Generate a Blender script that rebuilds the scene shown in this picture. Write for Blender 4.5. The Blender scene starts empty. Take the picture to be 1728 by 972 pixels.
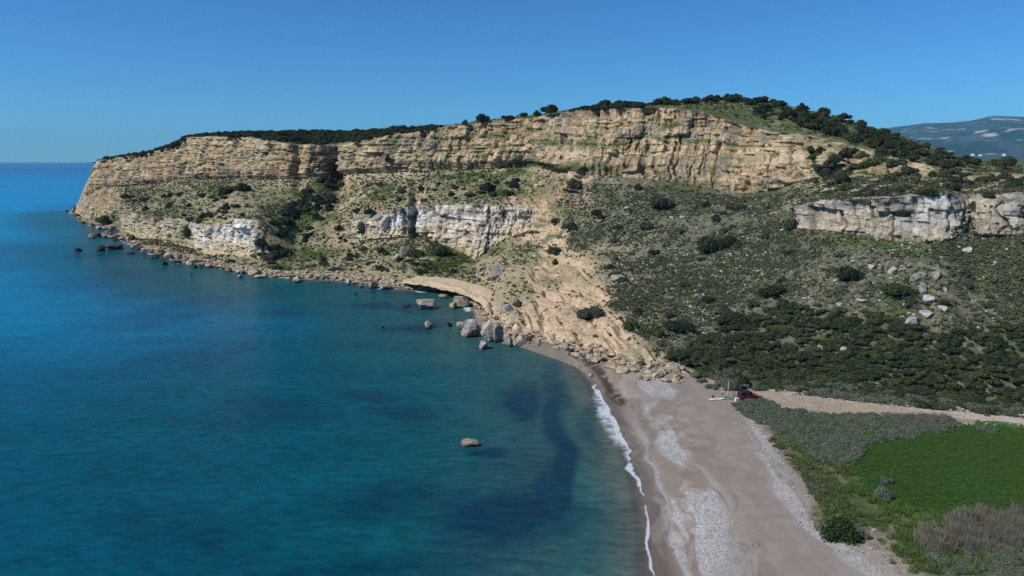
import bpy, bmesh, math, random
import numpy as np
from mathutils import Vector
random.seed(7); rng = np.random.default_rng(7)

# ------------------------------------------------------------------ camera, sky, sun, exposure
PITCH = math.radians(10.3); FPX = 1180.0; CAMH = 52.0
SUN_EL = math.radians(43); SUN_DIR_AZ = math.radians(-112)   # measured from +Y towards +X: the sun stands left and a little behind the camera
sc = bpy.context.scene
cam = bpy.data.cameras.new('camera'); cam.sensor_width = 36; cam.lens = FPX/1728*36; cam.clip_start = .5; cam.clip_end = 200000
camo = bpy.data.objects.new('camera', cam); camo.location = (0, 0, CAMH); camo.rotation_euler = (math.pi/2-PITCH, 0, 0)
sc.collection.objects.link(camo); sc.camera = camo
w = bpy.data.worlds.new("World"); sc.world = w; w.use_nodes = True
nt = w.node_tree; bg = nt.nodes['Background']
sky = nt.nodes.new('ShaderNodeTexSky'); sky.sky_type = 'NISHITA'; sky.sun_disc = False
sky.sun_elevation = SUN_EL; sky.sun_rotation = SUN_DIR_AZ; sky.altitude = 300; sky.air_density = 0.9; sky.dust_density = 0.1; sky.ozone_density = 5.0
tint = nt.nodes.new('ShaderNodeMix'); tint.data_type = 'RGBA'; tint.blend_type = 'MULTIPLY'; tint.inputs[0].default_value = 1; tint.inputs[7].default_value = (.46, 1.08, 1.55, 1)
nt.links.new(sky.outputs[0], tint.inputs[6]); nt.links.new(tint.outputs[2], bg.inputs[0]); bg.inputs[1].default_value = 0.072
sl = bpy.data.lights.new('sun', 'SUN'); sl.energy = 4.5; sl.angle = math.radians(.53); sl.color = (1, .95, .87)
so = bpy.data.objects.new('sun', sl); sc.collection.objects.link(so)
sd = Vector((math.sin(SUN_DIR_AZ)*math.cos(SUN_EL), math.cos(SUN_DIR_AZ)*math.cos(SUN_EL), math.sin(SUN_EL)))
so.rotation_euler = sd.to_track_quat('Z', 'Y').to_euler()
sc.view_settings.view_transform = 'Standard'; sc.view_settings.look = 'None'; sc.view_settings.exposure = 0.0; sc.view_settings.gamma = 1
sc.render.engine = 'CYCLES'
sc.cycles.max_bounces = 5; sc.cycles.diffuse_bounces = 2; sc.cycles.glossy_bounces = 2; sc.cycles.transparent_max_bounces = 6
sc.cycles.volume_bounces = 0; sc.cycles.use_denoising = False; sc.cycles.caustics_reflective = False
col = sc.collection

# ------------------------------------------------------------------ numeric helpers
def hsh(ix, iy, iz, seed):
    h = (ix.astype(np.uint32)*np.uint32(374761393) + iy.astype(np.uint32)*np.uint32(668265263)
         + iz.astype(np.uint32)*np.uint32(2147483647 ^ 0x5bd1e995) + np.uint32((seed*1274126177) & 0xffffffff))
    h = (h ^ (h >> np.uint32(13)))*np.uint32(1274126177); h = h ^ (h >> np.uint32(16))
    h = h*np.uint32(2246822519); h = h ^ (h >> np.uint32(15))
    return (h & np.uint32(0xffff)).astype(np.float32)/65535.0
def vn(x, y, z=None, seed=0):
    """smooth value noise, 0..1"""
    x = np.asarray(x, np.float32); y = np.asarray(y, np.float32)
    fx = np.floor(x); fy = np.floor(y); ix = fx.astype(np.int64); iy = fy.astype(np.int64); u = x-fx; v = y-fy
    u = u*u*(3-2*u); v = v*v*(3-2*v)
    def lay(iz):
        return ((hsh(ix, iy, iz, seed)*(1-u)+hsh(ix+1, iy, iz, seed)*u)*(1-v)
                + (hsh(ix, iy+1, iz, seed)*(1-u)+hsh(ix+1, iy+1, iz, seed)*u)*v)
    if z is None: return lay(np.zeros_like(ix))
    z = np.asarray(z, np.float32); fz = np.floor(z); iz = fz.astype(np.int64); q = z-fz; q = q*q*(3-2*q)
    return lay(iz)*(1-q)+lay(iz+1)*q
def fbm(x, y, z=None, seed=0, o=4, g=.5):
    s = 0; a = 1; t = 0
    for i in range(o):
        f = 2.03**i
        s = s + a*vn(x*f+i*7.3, y*f-i*3.1, None if z is None else z*f, seed+i*17); t += a; a *= g
    return s/t
def sm(a, b, x):
    t = np.clip((x-a)/(b-a), 0, 1); return t*t*(3-2*t)
SP, CP = math.sin(PITCH), math.cos(PITCH)
def ray(px, py):
    X = (px-864)/FPX; v = (486-py)/FPX
    return X, CP+v*SP, -SP+v*CP
def unproj(px, py, d=None, z=None):
    X, Y, Z = ray(px, py)
    if d is None: d = (z-CAMH)/Z*Y
    k = d/Y
    return X*k, d, CAMH+Z*k
def proj(P):
    x, y, z = P[..., 0], P[..., 1], P[..., 2]-CAMH
    dep = y*CP-z*SP; up = y*SP+z*CP
    return 864+FPX*x/dep, 486-FPX*up/dep
def seg_dist(px, py, pts):
    best = np.full(px.shape, 1e9, np.float32)
    for (ax, ay), (bx, by) in zip(pts[:-1], pts[1:]):
        dx, dy = bx-ax, by-ay; L = dx*dx+dy*dy+1e-9
        t = np.clip(((px-ax)*dx+(py-ay)*dy)/L, 0, 1)
        best = np.minimum(best, np.hypot(px-ax-t*dx, py-ay-t*dy))
    return best
def inside(px, py, poly):
    c = np.zeros(px.shape, bool); n = len(poly)
    for i in range(n):
        ax, ay = poly[i]; bx, by = poly[(i+1) % n]
        if ay == by: continue
        c ^= ((ay > py) != (by > py)) & (px < (bx-ax)*(py-ay)/(by-ay)+ax)
    return c
def sdpoly(px, py, poly):
    d = seg_dist(px, py, list(poly)+[poly[0]]); return np.where(inside(px, py, poly), d, -d)

# ------------------------------------------------------------------ object helpers
def tag(o, label=None, cat=None, group=None, kind=None):
    if label: o['label'] = label
    if cat: o['category'] = cat
    if group: o['group'] = group
    if kind: o['kind'] = kind
    return o
def link(name, me, mat=None, parent=None, loc=None):
    o = bpy.data.objects.new(name, me); col.objects.link(o)
    if mat is not None and me is not None:
        me.materials.clear(); me.materials.append(mat)
    if parent: o.parent = parent
    if loc is not None: o.location = loc
    return o
def empty(name, loc, rz=0): 
    o = bpy.data.objects.new(name, None); col.objects.link(o); o.location = loc; o.rotation_euler = (0, 0, rz); o.empty_display_size = .5
    return o
def mesh_np(name, V, F, smooth=False):
    me = bpy.data.meshes.new(name); V = np.asarray(V, np.float32); F = np.asarray(F, np.int32); k = F.shape[1]
    me.vertices.add(len(V)); me.vertices.foreach_set('co', V.ravel())
    me.loops.add(F.size); me.loops.foreach_set('vertex_index', F.ravel())
    me.polygons.add(len(F)); me.polygons.foreach_set('loop_start', np.arange(0, F.size, k, dtype=np.int32))
    me.polygons.foreach_set('use_smooth', np.full(len(F), smooth))
    me.update(calc_edges=True); me.validate()
    return me
def setcol(me, name, C):
    a = me.color_attributes.new(name, 'FLOAT_COLOR', 'POINT')
    C4 = np.ones((len(C), 4), np.float32); C4[:, :C.shape[1]] = C; a.data.foreach_set('color', C4.ravel())
def setf(me, name, A):
    a = me.attributes.new(name, 'FLOAT', 'POINT'); a.data.foreach_set('value', np.asarray(A, np.float32))
def bm_mesh(name, bm, smooth=False):
    me = bpy.data.meshes.new(name); bm.to_mesh(me); bm.free()
    if smooth: me.polygons.foreach_set('use_smooth', [True]*len(me.polygons))
    return me

# ------------------------------------------------------------------ materials
def mat_new(name):
    m = bpy.data.materials.new(name); m.use_nodes = True; return m, m.node_tree, m.node_tree.nodes['Principled BSDF']
def N(t, kind, **kw):
    n = t.nodes.new(kind)
    for k, v in kw.items(): setattr(n, k, v)
    return n
def noise_node(t, scale, detail=4, rough=.6, src=None):
    n = N(t, 'ShaderNodeTexNoise'); n.inputs['Scale'].default_value = scale; n.inputs['Detail'].default_value = detail; n.inputs['Roughness'].default_value = rough
    if src is not None: t.links.new(src, n.inputs['Vector'])
    return n
def mathn(t, op, a, b=None):
    n = N(t, 'ShaderNodeMath', operation=op)
    for i, v in enumerate((a, b)):
        if v is None: continue
        if isinstance(v, (int, float)): n.inputs[i].default_value = v
        else: t.links.new(v, n.inputs[i])
    return n.outputs[0]
def maprange(t, v, a, b, c, d):
    n = N(t, 'ShaderNodeMapRange'); n.inputs[1].default_value = a; n.inputs[2].default_value = b; n.inputs[3].default_value = c; n.inputs[4].default_value = d
    t.links.new(v, n.inputs[0]); return n.outputs[0]
def mulcol(t, c, f):
    n = N(t, 'ShaderNodeMix', data_type='RGBA', blend_type='MULTIPLY'); n.inputs[0].default_value = 1
    if isinstance(c, tuple): n.inputs[6].default_value = c
    else: t.links.new(c, n.inputs[6])
    t.links.new(f, n.inputs[7]); return n.outputs[2]
def ground_mat(name, s1=.9, s2=4.5, bump=.35, var=(.62, 1.38), bscale=1.6):
    m, t, b = mat_new(name)
    geo = N(t, 'ShaderNodeNewGeometry'); at = N(t, 'ShaderNodeVertexColor'); at.layer_name = 'Col'
    n1 = noise_node(t, s1, 6, .65, geo.outputs['Position']); n2 = noise_node(t, s2, 3, .6, geo.outputs['Position'])
    f = mathn(t, 'MULTIPLY', maprange(t, n1.outputs[0], .3, .7, var[0], var[1]), maprange(t, n2.outputs[0], .3, .7, .8, 1.2))
    t.links.new(mulcol(t, at.outputs[0], f), b.inputs['Base Color'])
    b.inputs['Roughness'].default_value = .95; b.inputs['Specular IOR Level'].default_value = .15
    n3 = noise_node(t, bscale, 7, .7, geo.outputs['Position'])
    bp = N(t, 'ShaderNodeBump'); bp.inputs['Strength'].default_value = bump; bp.inputs['Distance'].default_value = .6
    t.links.new(n3.outputs[0], bp.inputs['Height']); t.links.new(bp.outputs[0], b.inputs['Normal'])
    return m
M = {}
M['cliff'] = ground_mat('cliff_rock', .7, 3.5, .7, (.6, 1.4), 1.2)
M['hill'] = ground_mat('hillside_soil', .9, 4, .5, (.6, 1.4), 1.8)
M['beach'] = ground_mat('beach_sand', .35, 6, .12, (.86, 1.14), 5)
M['road'] = ground_mat('road_dust', .5, 5, .15, (.85, 1.15), 3)
M['field'] = ground_mat('field_crop', .4, 3, .5, (.75, 1.25), 4)
def leaf_mat(name, c1, c2, c3=None):
    m, t, b = mat_new(name)
    oi = N(t, 'ShaderNodeObjectInfo'); geo = N(t, 'ShaderNodeNewGeometry')
    mo = mathn(t, 'ADD', oi.outputs['Random'], 0.0); r = N(t, 'ShaderNodeValToRGB'); r.color_ramp.elements[0].color = (*c1, 1); r.color_ramp.elements[1].color = (*c2, 1)
    if c3: e = r.color_ramp.elements.new(.85); e.color = (*c2, 1); r.color_ramp.elements[-1].color = (*c3, 1)
    t.links.new(oi.outputs['Random'], r.inputs[0])
    t.links.new(mulcol(t, r.outputs[0], maprange(t, geo.outputs['Random Per Island'], 0, 1, .55, 1.5)), b.inputs['Base Color'])
    b.inputs['Roughness'].default_value = .75; b.inputs['Specular IOR Level'].default_value = .2
    return m
M['dark_leaf'] = leaf_mat('dark_leaf', (.022, .034, .018), (.042, .058, .026), (.075, .062, .036))
M['scrub_leaf'] = leaf_mat('scrub_leaf', (.028, .042, .026), (.060, .078, .028), (.095, .085, .048))
M['grey_leaf'] = leaf_mat('grey_leaf', (.085, .11, .075), (.13, .155, .11), (.12, .10, .085))
M['bush_leaf'] = leaf_mat('bush_leaf', (.025, .045, .012), (.07, .095, .03), (.11, .10, .05))
M['shrub_leaf'] = leaf_mat('shrub_leaf', (.045, .052, .036), (.07, .072, .052), (.09, .078, .065))
M['low_plant'] = leaf_mat('low_plant', (.055, .070, .042), (.115, .125, .075), (.085, .115, .035))
M['dry_plant'] = leaf_mat('dry_plant', (.085, .095, .045), (.165, .16, .09), (.075, .105, .03))
M['reed'] = leaf_mat('reed_stem', (.15, .135, .105), (.20, .18, .14), (.12, .135, .09))
M['crop'] = leaf_mat('crop_leaf', (.040, .098, .022), (.068, .14, .032), (.115, .17, .045))
M['grass'] = leaf_mat('grass_leaf', (.055, .115, .025), (.10, .15, .04), (.16, .16, .08))
def rock_mat(name, c, c2, streak=0.0, wet=False):
    m, t, b = mat_new(name)
    geo = N(t, 'ShaderNodeNewGeometry'); oi = N(t, 'ShaderNodeObjectInfo')
    n1 = noise_node(t, .9, 6, .7, geo.outputs['Position'])
    r = N(t, 'ShaderNodeValToRGB'); r.color_ramp.elements[0].position = .42; r.color_ramp.elements[1].position = .6
    r.color_ramp.elements[0].color = (*c2, 1); r.color_ramp.elements[1].color = (*c, 1); t.links.new(n1.outputs[0], r.inputs[0])
    f = maprange(t, oi.outputs['Random'], 0, 1, .75, 1.2)
    out = mulcol(t, r.outputs[0], f)
    if wet:   # a dark tide band of algae just above the water
        sep = N(t, 'ShaderNodeSeparateXYZ'); t.links.new(geo.outputs['Position'], sep.inputs[0])
        n4 = noise_node(t, .8, 3, .6, geo.outputs['Position'])
        out = mulcol(t, out, maprange(t, mathn(t, 'ADD', sep.outputs[2], n4.outputs[0]), .7, 1.3, .25, 1.0))
    t.links.new(out, b.inputs['Base Color']); b.inputs['Roughness'].default_value = .9; b.inputs['Specular IOR Level'].default_value = .2
    n3 = noise_node(t, 1.5, 8, .7, geo.outputs['Position'])
    bp = N(t, 'ShaderNodeBump'); bp.inputs['Strength'].default_value = .8; bp.inputs['Distance'].default_value = .5
    t.links.new(n3.outputs[0], bp.inputs['Height']); t.links.new(bp.outputs[0], b.inputs['Normal'])
    return m
M['grey_rock'] = rock_mat('grey_rock', (.38, .34, .28), (.18, .16, .135), wet=True)
M['white_rock'] = rock_mat('white_rock', (.52, .47, .38), (.21, .185, .155), wet=True)
M['tan_rock'] = rock_mat('tan_rock', (.50, .41, .29), (.29, .225, .155), wet=True)
M['dark_rock'] = rock_mat('dark_rock', (.085, .065, .05), (.03, .026, .024))
M['pale_stone'] = rock_mat('pale_stone', (.52, .50, .46), (.32, .30, .27))
M['ledge_rock'] = rock_mat('ledge_rock', (.60, .47, .31), (.45, .34, .22))
def plain(name, c, rough=.6, metal=0, spec=.4):
    m, t, b = mat_new(name)
    oi = N(t, 'ShaderNodeNewGeometry'); n = noise_node(t, 3, 3, .5, oi.outputs['Position'])
    t.links.new(mulcol(t, (*c, 1), maprange(t, n.outputs[0], .3, .7, .9, 1.1)), b.inputs['Base Color'])
    b.inputs['Roughness'].default_value = rough; b.inputs['Metallic'].default_value = metal; b.inputs['Specular IOR Level'].default_value = spec
    return m
M['bark'] = plain('bark', (.10, .075, .055), .9)

# ------------------------------------------------------------------ terrain: profile lines read along the coast (px, py in the photo, distance) -> world
def line(kn):
    out = []
    for k in kn:
        px, py, d = k[0], k[1], k[2]
        if len(k) == 4: X, Y, _ = unproj(px, 486, d=d); Z = k[3]
        elif d is None: X, Y, Z = unproj(px, py, z=2.5)
        else: X, Y, Z = unproj(px, py, d=d)
        out.append((X/Y, Y, Z))
    return np.array(out)
A_px = [(118, 360), (128, 362), (140, 374), (150, 378), (165, 381), (185, 385), (203, 387), (212, 404), (230, 417), (250, 425), (300, 437), (350, 449), (400, 458), (450, 466), (500, 471), (550, 473), (600, 476), (640, 485), (680, 489), (720, 491), (760, 495),
        (790, 503), (802, 520), (806, 540), (835, 566), (860, 575), (900, 581), (940, 591), (970, 603), (990, 626), (1008, 655), (1036, 700), (1060, 750), (1078, 800), (1092, 850), (1098, 900), (1104, 972), (1112, 1080), (1125, 1300)]
A_w = np.array([unproj(x, y, z=0)[:2] for x, y in A_px])
B_ = line([(118, 0, 700, -5), (124, 0, 700, -3), (130, 361, 697), (140, 372, 618), (150, 377, 590), (165, 379, 580), (203, 384, 555), (214, 402, 468), (230, 412, 436), (250, 418, 412), (300, 429, 382), (350, 440, 358), (400, 449, 340), (450, 458, 326), (500, 463, 319), (550, 463, 320), (600, 465, 317),
      (640, 475, 300), (680, 480, 292), (720, 484, 287), (760, 489, 282), (790, 495, 274), (808, 515, 250), (835, 545, 222), (860, 557, None), (900, 570, None), (940, 583, None), (1000, 600, None), (1060, 612, None), (1130, 620, None), (1170, 632, None), (1230, 650, None), (1290, 660, None), (1400, 673, None),
      (1500, 684, None), (1600, 694, None), (1728, 706, None), (2000, 722, None), (2400, 740, None)])
B2 = line([(118, 0, 701, -5), (124, 0, 701, -3), (130, 360.5, 699), (140, 370, 620), (165, 376, 582), (203, 381, 557), (214, 399, 472), (250, 411, 425), (300, 419, 400), (350, 434, 365), (400, 441, 350), (450, 450, 336), (500, 454, 329), (550, 452, 332), (600, 452, 330),
      (640, 455, 305), (680, 458, 298), (720, 460, 295), (760, 465, 292), (790, 471, 285), (808, 486, 268), (835, 507, 245), (860, 520, 218), (900, 530, 208), (940, 540, 199), (1000, 556, 186), (1060, 578, 175), (1120, 604, 170), (1170, 622, 167), (1230, 640, 164), (1290, 650, 162), (1400, 660, 158), (1500, 670, 152), (1600, 680, 147), (1728, 690, 143), (2000, 705, 138), (2400, 720, 134)])
C_ = line([(118, 0, 702, -5), (124, 0, 702, -3), (130, 360, 701), (140, 368, 622), (165, 372, 585), (203, 377, 560), (214, 397, 476), (230, 402, 458), (250, 404, 440), (300, 412, 418), (350, 430, 372), (400, 433, 358), (450, 438, 350), (500, 440, 350), (550, 435, 350), (600, 420, 352), (620, 405, 360),
      (650, 403, 356), (690, 400, 352), (702, 398, 360), (716, 398, 352), (750, 415, 343), (800, 440, 322), (850, 405, 328), (900, 390, 325), (950, 400, 302), (1000, 420, 275), (1100, 430, 253), (1200, 425, 240), (1300, 400, 232), (1350, 386, 226), (1400, 390, 212), (1450, 400, 203),
      (1500, 408, 196), (1550, 411, 190), (1600, 405, 186), (1640, 398, 187), (1665, 398, 184), (1728, 398, 178), (2000, 395, 165), (2400, 390, 155)])
D_ = line([(118, 0, 703, -5), (124, 0, 703, -3), (130, 357, 703), (140, 350, 627), (150, 345, 612), (165, 352, 592), (195, 352, 566), (208, 358, 500), (216, 358, 478), (250, 366, 446), (300, 368, 424), (350, 384, 378), (400, 368, 370), (435, 374, 366), (475, 392, 370), (500, 400, 375), (550, 382, 378), (600, 372, 372), (620, 364, 366),
      (650, 355, 360), (690, 348, 357), (702, 347, 367), (716, 347, 358), (750, 346, 349), (800, 347, 337), (850, 348, 336), (900, 350, 335), (950, 350, 320), (1000, 355, 300), (1100, 368, 277), (1200, 371, 259), (1300, 360, 243), (1350, 346, 231), (1400, 338, 217), (1450, 335, 208),
      (1500, 333, 201), (1550, 330, 196), (1600, 328, 191), (1640, 326, 202), (1665, 328, 190), (1728, 322, 184), (2000, 318, 170), (2400, 315, 160)])
E_ = line([(118, 0, 704, -5), (124, 0, 704, -3), (130, 350, 705), (140, 335, 640), (150, 328, 632), (165, 320, 625), (200, 314, 600), (250, 310, 560), (300, 308, 520), (350, 303, 490), (400, 300, 470), (450, 304, 450), (490, 302, 440), (505, 301, 446), (518, 300, 436), (548, 300, 441), (570, 299, 457), (588, 293, 430), (650, 292, 412), (700, 290, 402),
      (800, 286, 388), (900, 282, 368), (950, 290, 345), (980, 300, 326), (1050, 300, 318), (1100, 303, 312), (1150, 308, 306), (1200, 318, 300), (1260, 328, 291), (1310, 322, 285), (1350, 308, 278), (1400, 298, 266), (1450, 290, 258), (1500, 292, 250), (1550, 298, 240), (1600, 300, 232),
      (1650, 302, 226), (1728, 306, 212), (2000, 308, 195), (2400, 308, 185)])
F_ = line([(118, 0, 706, -5), (124, 0, 706, -3), (130, 345, 708), (140, 322, 655), (150, 300, 655), (158, 280, 655), (166, 271, 655), (200, 266, 635), (250, 259, 600), (290, 247, 550), (315, 232, 530), (350, 230, 510), (400, 231, 490), (450, 236, 466), (490, 243, 452), (505, 244, 456), (518, 245, 446), (546, 246, 450), (570, 247, 464), (592, 243, 438), (620, 240, 427),
      (650, 229, 421), (700, 223, 413), (750, 216, 406), (800, 209, 401), (850, 203, 394), (900, 198, 386), (950, 191, 375), (1000, 186, 362), (1050, 184, 352), (1100, 181, 345), (1150, 184, 338), (1200, 192, 330), (1250, 210, 318), (1300, 221, 306), (1350, 227, 294), (1400, 237, 284),
      (1450, 250, 272), (1500, 264, 257), (1550, 275, 246), (1600, 285, 238), (1650, 291, 232), (1728, 298, 222), (2000, 302, 205), (2400, 304, 195)])
G_ = line([(118, 0, 707, -5), (124, 0, 707, -3), (130, 348, 715), (140, 322, 670), (150, 300, 672), (158, 280, 680), (166, 271, 690), (200, 265, 700), (250, 257, 690), (290, 244, 640), (315, 230, 620), (350, 227, 610), (400, 224, 640), (450, 223, 650), (500, 222, 650), (600, 221, 640), (700, 216, 560), (750, 212, 490), (800, 206, 450),
      (850, 200, 430), (900, 195, 410), (950, 187, 400), (1000, 181, 388), (1050, 176, 385), (1100, 173, 388), (1150, 169, 392), (1200, 167, 396), (1250, 167, 398), (1300, 172, 388), (1350, 182, 375), (1400, 194, 360), (1450, 208, 345), (1500, 223, 330), (1550, 241, 318), (1600, 258, 305),
      (1650, 271, 300), (1700, 280, 293), (1728, 282, 288), (2000, 288, 270), (2400, 292, 250)])
inland = G_[:, 0] > (640-864)/FPX/CP           # west of this the headland ends and the sea lies behind it
H1 = G_.copy(); H1[:, 1] += np.where(inland, 160, 25); H1[:, 2] = np.where(inland, np.maximum(H1[:, 2]-18, 30), G_[:, 2]*.55-2)
H2 = G_.copy(); H2[:, 1] = np.where(inland, 4200, G_[:, 1]+45); H2[:, 2] = np.where(inland, 62, -5)
tl = (118-864)/FPX/CP; tr = (1760-864)/FPX/CP; tx = (2350-864)/FPX/CP
T = np.concatenate([np.linspace(tl, tr, 1330), np.linspace(tr, tx, 70)[1:]]); NC = len(T)
def ev(L, sm_=3):
    o = np.argsort(L[:, 0]); L = L[o]
    d = np.interp(T, L[:, 0], L[:, 1]); z = np.interp(T, L[:, 0], L[:, 2])
    k = np.hanning(2*sm_+3)[1:-1]; k /= k.sum()
    f = lambda a: np.convolve(np.pad(a, sm_, mode='edge'), k, 'valid')
    return np.stack([f(d), f(z)])
eB, eB2, eC, eD, eE, eF, eG, eH1, eH2 = [ev(L) for L in (B_, B2, C_, D_, E_, F_, G_, H1, H2)]
pxT = 864+T*FPX*CP
Ld = line([(950, 278, 348), (980, 283, 331), (1050, 280, 324), (1100, 279, 320), (1200, 278, 311), (1260, 275, 300), (1310, 276, 292), (1350, 273, 283), (1400, 270, 271)])
Md = line([(950, 271, 356), (980, 272, 342), (1050, 268, 336), (1100, 266, 333), (1200, 266, 322), (1260, 264, 310), (1310, 262, 300), (1350, 258, 290), (1400, 256, 277)])
wl = sm(900, 970, pxT)*(1-sm(1380, 1440, pxT))
eL = (eE*.86+eF*.14)*(1-wl)+ev(Ld)*wl; eM = (eE*.80+eF*.20)*(1-wl)+ev(Md)*wl
# near lines
At = A_w[:, 0]/A_w[:, 1]; o = np.argsort(At, kind='stable')
dA = np.interp(T, At[o], A_w[o, 1])
dN = np.maximum(dA-36, 77.0); dN = np.minimum(dN, eB[0]-12); dS = np.minimum(dN-4, np.where(dA > 90, dN-4, 22.0))
SEG = [(None, None, 14), (None, None, 300), (eB, eB2, 46), (eB2, eC, 190), (eC, eD, 96), (eD, eE, 110), (eE, eL, 46), (eL, eM, 16), (eM, eF, 110), (eF, eG, 40), (eG, eH1, 16), (eH1, eH2, 16)]
Ds, Zs, seg, fr = [], [], [], []
def nearz(d):
    return np.zeros_like(d)
for i, (a, b, n) in enumerate(SEG):
    u = (np.arange(n)/n)[:, None]
    if i == 0: d = dS+(dN-dS)*u; z = d*0
    elif i == 1: d = 1/(1/dN+(1/eB[0]-1/dN)*u); z = eB[1]*np.ones_like(u)
    else: d = a[0]+(b[0]-a[0])*(u**2 if i >= 11 else u); z = a[1]+(b[1]-a[1])*(u**2 if i >= 11 else u)
    Ds.append(d); Zs.append(z); seg.append(np.full(n, i)); fr.append(u[:, 0])
Ds.append(eH2[0][None]); Zs.append(eH2[1][None]); seg.append([11]); fr.append([1.0])
D = np.concatenate(Ds).astype(np.float32); Z = np.concatenate(Zs).astype(np.float32); seg = np.concatenate(seg); fr = np.concatenate(fr); NR = len(D)
X = D*T[None]; SG = np.repeat(seg[:, None], NC, 1); FR = np.repeat(fr[:, None], NC, 1).astype(np.float32)
# shore distance on the low ground
low = seg <= 1; xs, ds = X[low], D[low]
landpoly = [tuple(p) for p in A_w]+[(40, -200), (3000, -200), (3000, 6000), (A_w[0, 0], 6000)]
sdist = seg_dist(xs, ds, [tuple(p) for p in A_w]); sdist = np.where(inside(xs, ds, landpoly), sdist, -sdist)
sdist = sdist+1.2*(fbm(xs/7, ds/7, None, 3, 3)-.5)
zl = np.where(sdist < 0, np.maximum(.13*sdist, -5), 3.0*(1-np.exp(-sdist/13)))
uB = np.where(SG[low] == 1, FR[low], 0); wB = sm(.8, 1, uB)
zl = zl*(1-wB)+eB[1][None]*wB
Z[low] = zl
S = np.full(D.shape, 99., np.float32); S[low] = sdist
P = np.stack([X, D, Z], -1).astype(np.float64)
PX, PY = proj(P)                      # where each terrain point lies on the map of the coast
# ---- displacement
du = np.gradient(P, axis=1); dv = np.gradient(P, axis=0); Nn = np.cross(du, dv); Nn /= (np.linalg.norm(Nn, axis=-1, keepdims=True)+1e-9)
steep = np.sqrt(Nn[..., 0]**2+Nn[..., 1]**2)
for ax in (0, 1):
    st = steep.copy()
    for k in range(1, 4): st += np.roll(steep, k, ax)+np.roll(steep, -k, ax)
    steep = st/7
cliff = sm(.62, .85, steep)*(SG >= 2)*(SG <= 8)
cliff = np.maximum(cliff, .75*((SG >= 6) & (SG <= 8) & (PX > 600) & (PX < 1370)))
cliff = np.where((SG == 4) & (PX > 930) & (PX < 1330), cliff*.3, cliff)
x, y, z = X, D, Z
nb = fbm(x/22, y/22, z/40, 11, 3)-.5
nj = vn(x/5.5, y/5.5, z/22, 21); nj = 1-np.abs(2*nj-1)
nj2 = vn(x/2.3, y/2.3, z/9, 25); nj2 = 1-np.abs(2*nj2-1)
wz = z+3.0*(fbm(x/45, y/45, None, 31, 2)-.5)+(x*.01)
st1 = vn(wz/1.5, wz*0+.5, None, 41); st1 = sm(.35, .65, st1)
st2 = vn(wz/.55+x*.004, x/60, None, 43)
jamp = sm(.3, .7, vn(wz/6+9, x/60, None, 47))
nf = fbm(x/1.6, y/1.6, z/1.3, 51, 4)-.5
al = x*.9-y*.25+4.*(fbm(x/30, y/30, z/30, 301, 2)-.5)
def blocks(sx, sz, seed, wz_):
    bz = wz_/sz+.35*(vn(al/(sx*2.5), z/(sz*2), None, seed+1)-.5); iz = np.floor(bz)
    bx = al/sx+hsh(iz.astype(np.int64), iz.astype(np.int64)*0, iz.astype(np.int64)*0, seed+2)*9+.25*(vn(z/sz, al/sx, None, seed+3)-.5); ix = np.floor(bx)
    return hsh(ix.astype(np.int64), iz.astype(np.int64), ix.astype(np.int64)*0, seed)-.5
wz2 = z+5*(fbm(x/60, y/60, z/70, 311, 2)-.5)+x*.012
bA = blocks(7.0, 8.0, 321, wz2); bB = blocks(2.7, 3.6, 331, wz2+1.5*nb); bC = blocks(1.2, 1.3, 341, wz2)
njv = vn(al/3.2+.8*vn(z/3, al/9, None, 371), z/30, None, 373); njv = 1-np.abs(2*njv-1)
njw = vn(al/1.4+.5*vn(z/2, al/4, None, 375), z/14, None, 377); njw = 1-np.abs(2*njw-1)
sa = sm(.25, .75, fbm(x/25, y/25, z/9, 351, 3))
rock = 7.5*nb + 3.2*bA + 1.7*bB + .6*bC - 3.0*sm(.88, 1, njv)*(.3+.7*jamp) - .7*sm(.8, 1, njw) + sa*(1.0*(st1-.5)+.4*(st2-.5)) + 1.5*nf
fw_ = FR+.10*(fbm(al/14, z/30, None, 383, 3)-.5)*2
lm = .35+.65*sm(.35, .6, fbm(al/26, al*0, None, 387, 3)); lm2 = .2+.8*sm(.35, .6, fbm(al/20+9, al*0, None, 389, 3))
rock = rock+(SG == 8)*(2.3*lm*(1-sm(.26, .33, fw_))+2.0*lm2*(1-sm(.60, .67, fw_)))*1.0+((SG == 6)*FR+(SG == 7))*(2.3*lm+2.0*lm2)
rock = rock*np.where(SG == 8, 1-.75*sm(.90, 1.0, FR), 1)*np.where(SG == 4, 1-.8*sm(.80, 1.0, FR), 1)
rock_old = 6.5*nb - 2.6*sm(.72, 1, nj)*(.4+.6*jamp) - 1.1*sm(.7, 1, nj2) + 1.5*(st1-.5) + .7*(st2-.5) + 1.9*nf
cave = sm(.72, .86, fbm(x/7, y/7, z/5, 57, 2)); rock = rock-2.2*cave
base3 = fbm(x/12, y/12, z/12, 61, 3)-.5; base1 = fbm(x/2.2, y/2.2, z/2.2, 67, 4)-.5
rill = vn((x+y*.25)/2.2+1.2*vn(x/9, y/9, None, 73), (y-x*.2)/16, z/30, 71); rill = 1-np.abs(2*rill-1)
hillw = sm(2, 2.2, SG+FR)*(1-sm(9.5, 10, SG+FR)*.5)
Pwx = PX+26*(fbm(x/18, y/18, None, 81, 4)-.5)*2; Pwy = PY+16*(fbm(x/18+40, y/18, None, 83, 4)-.5)*2
scree_poly = [(868, 305), (932, 300), (948, 355), (965, 420), (1010, 470), (1045, 530), (1135, 606), (1120, 622), (1040, 612), (940, 590), (850, 565), (815, 525), (850, 505), (890, 500), (880, 460), (900, 425), (868, 395), (850, 360)]
scree = sm(-8, 14, sdpoly(Pwx, Pwy, scree_poly))*(SG >= 2)
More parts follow.
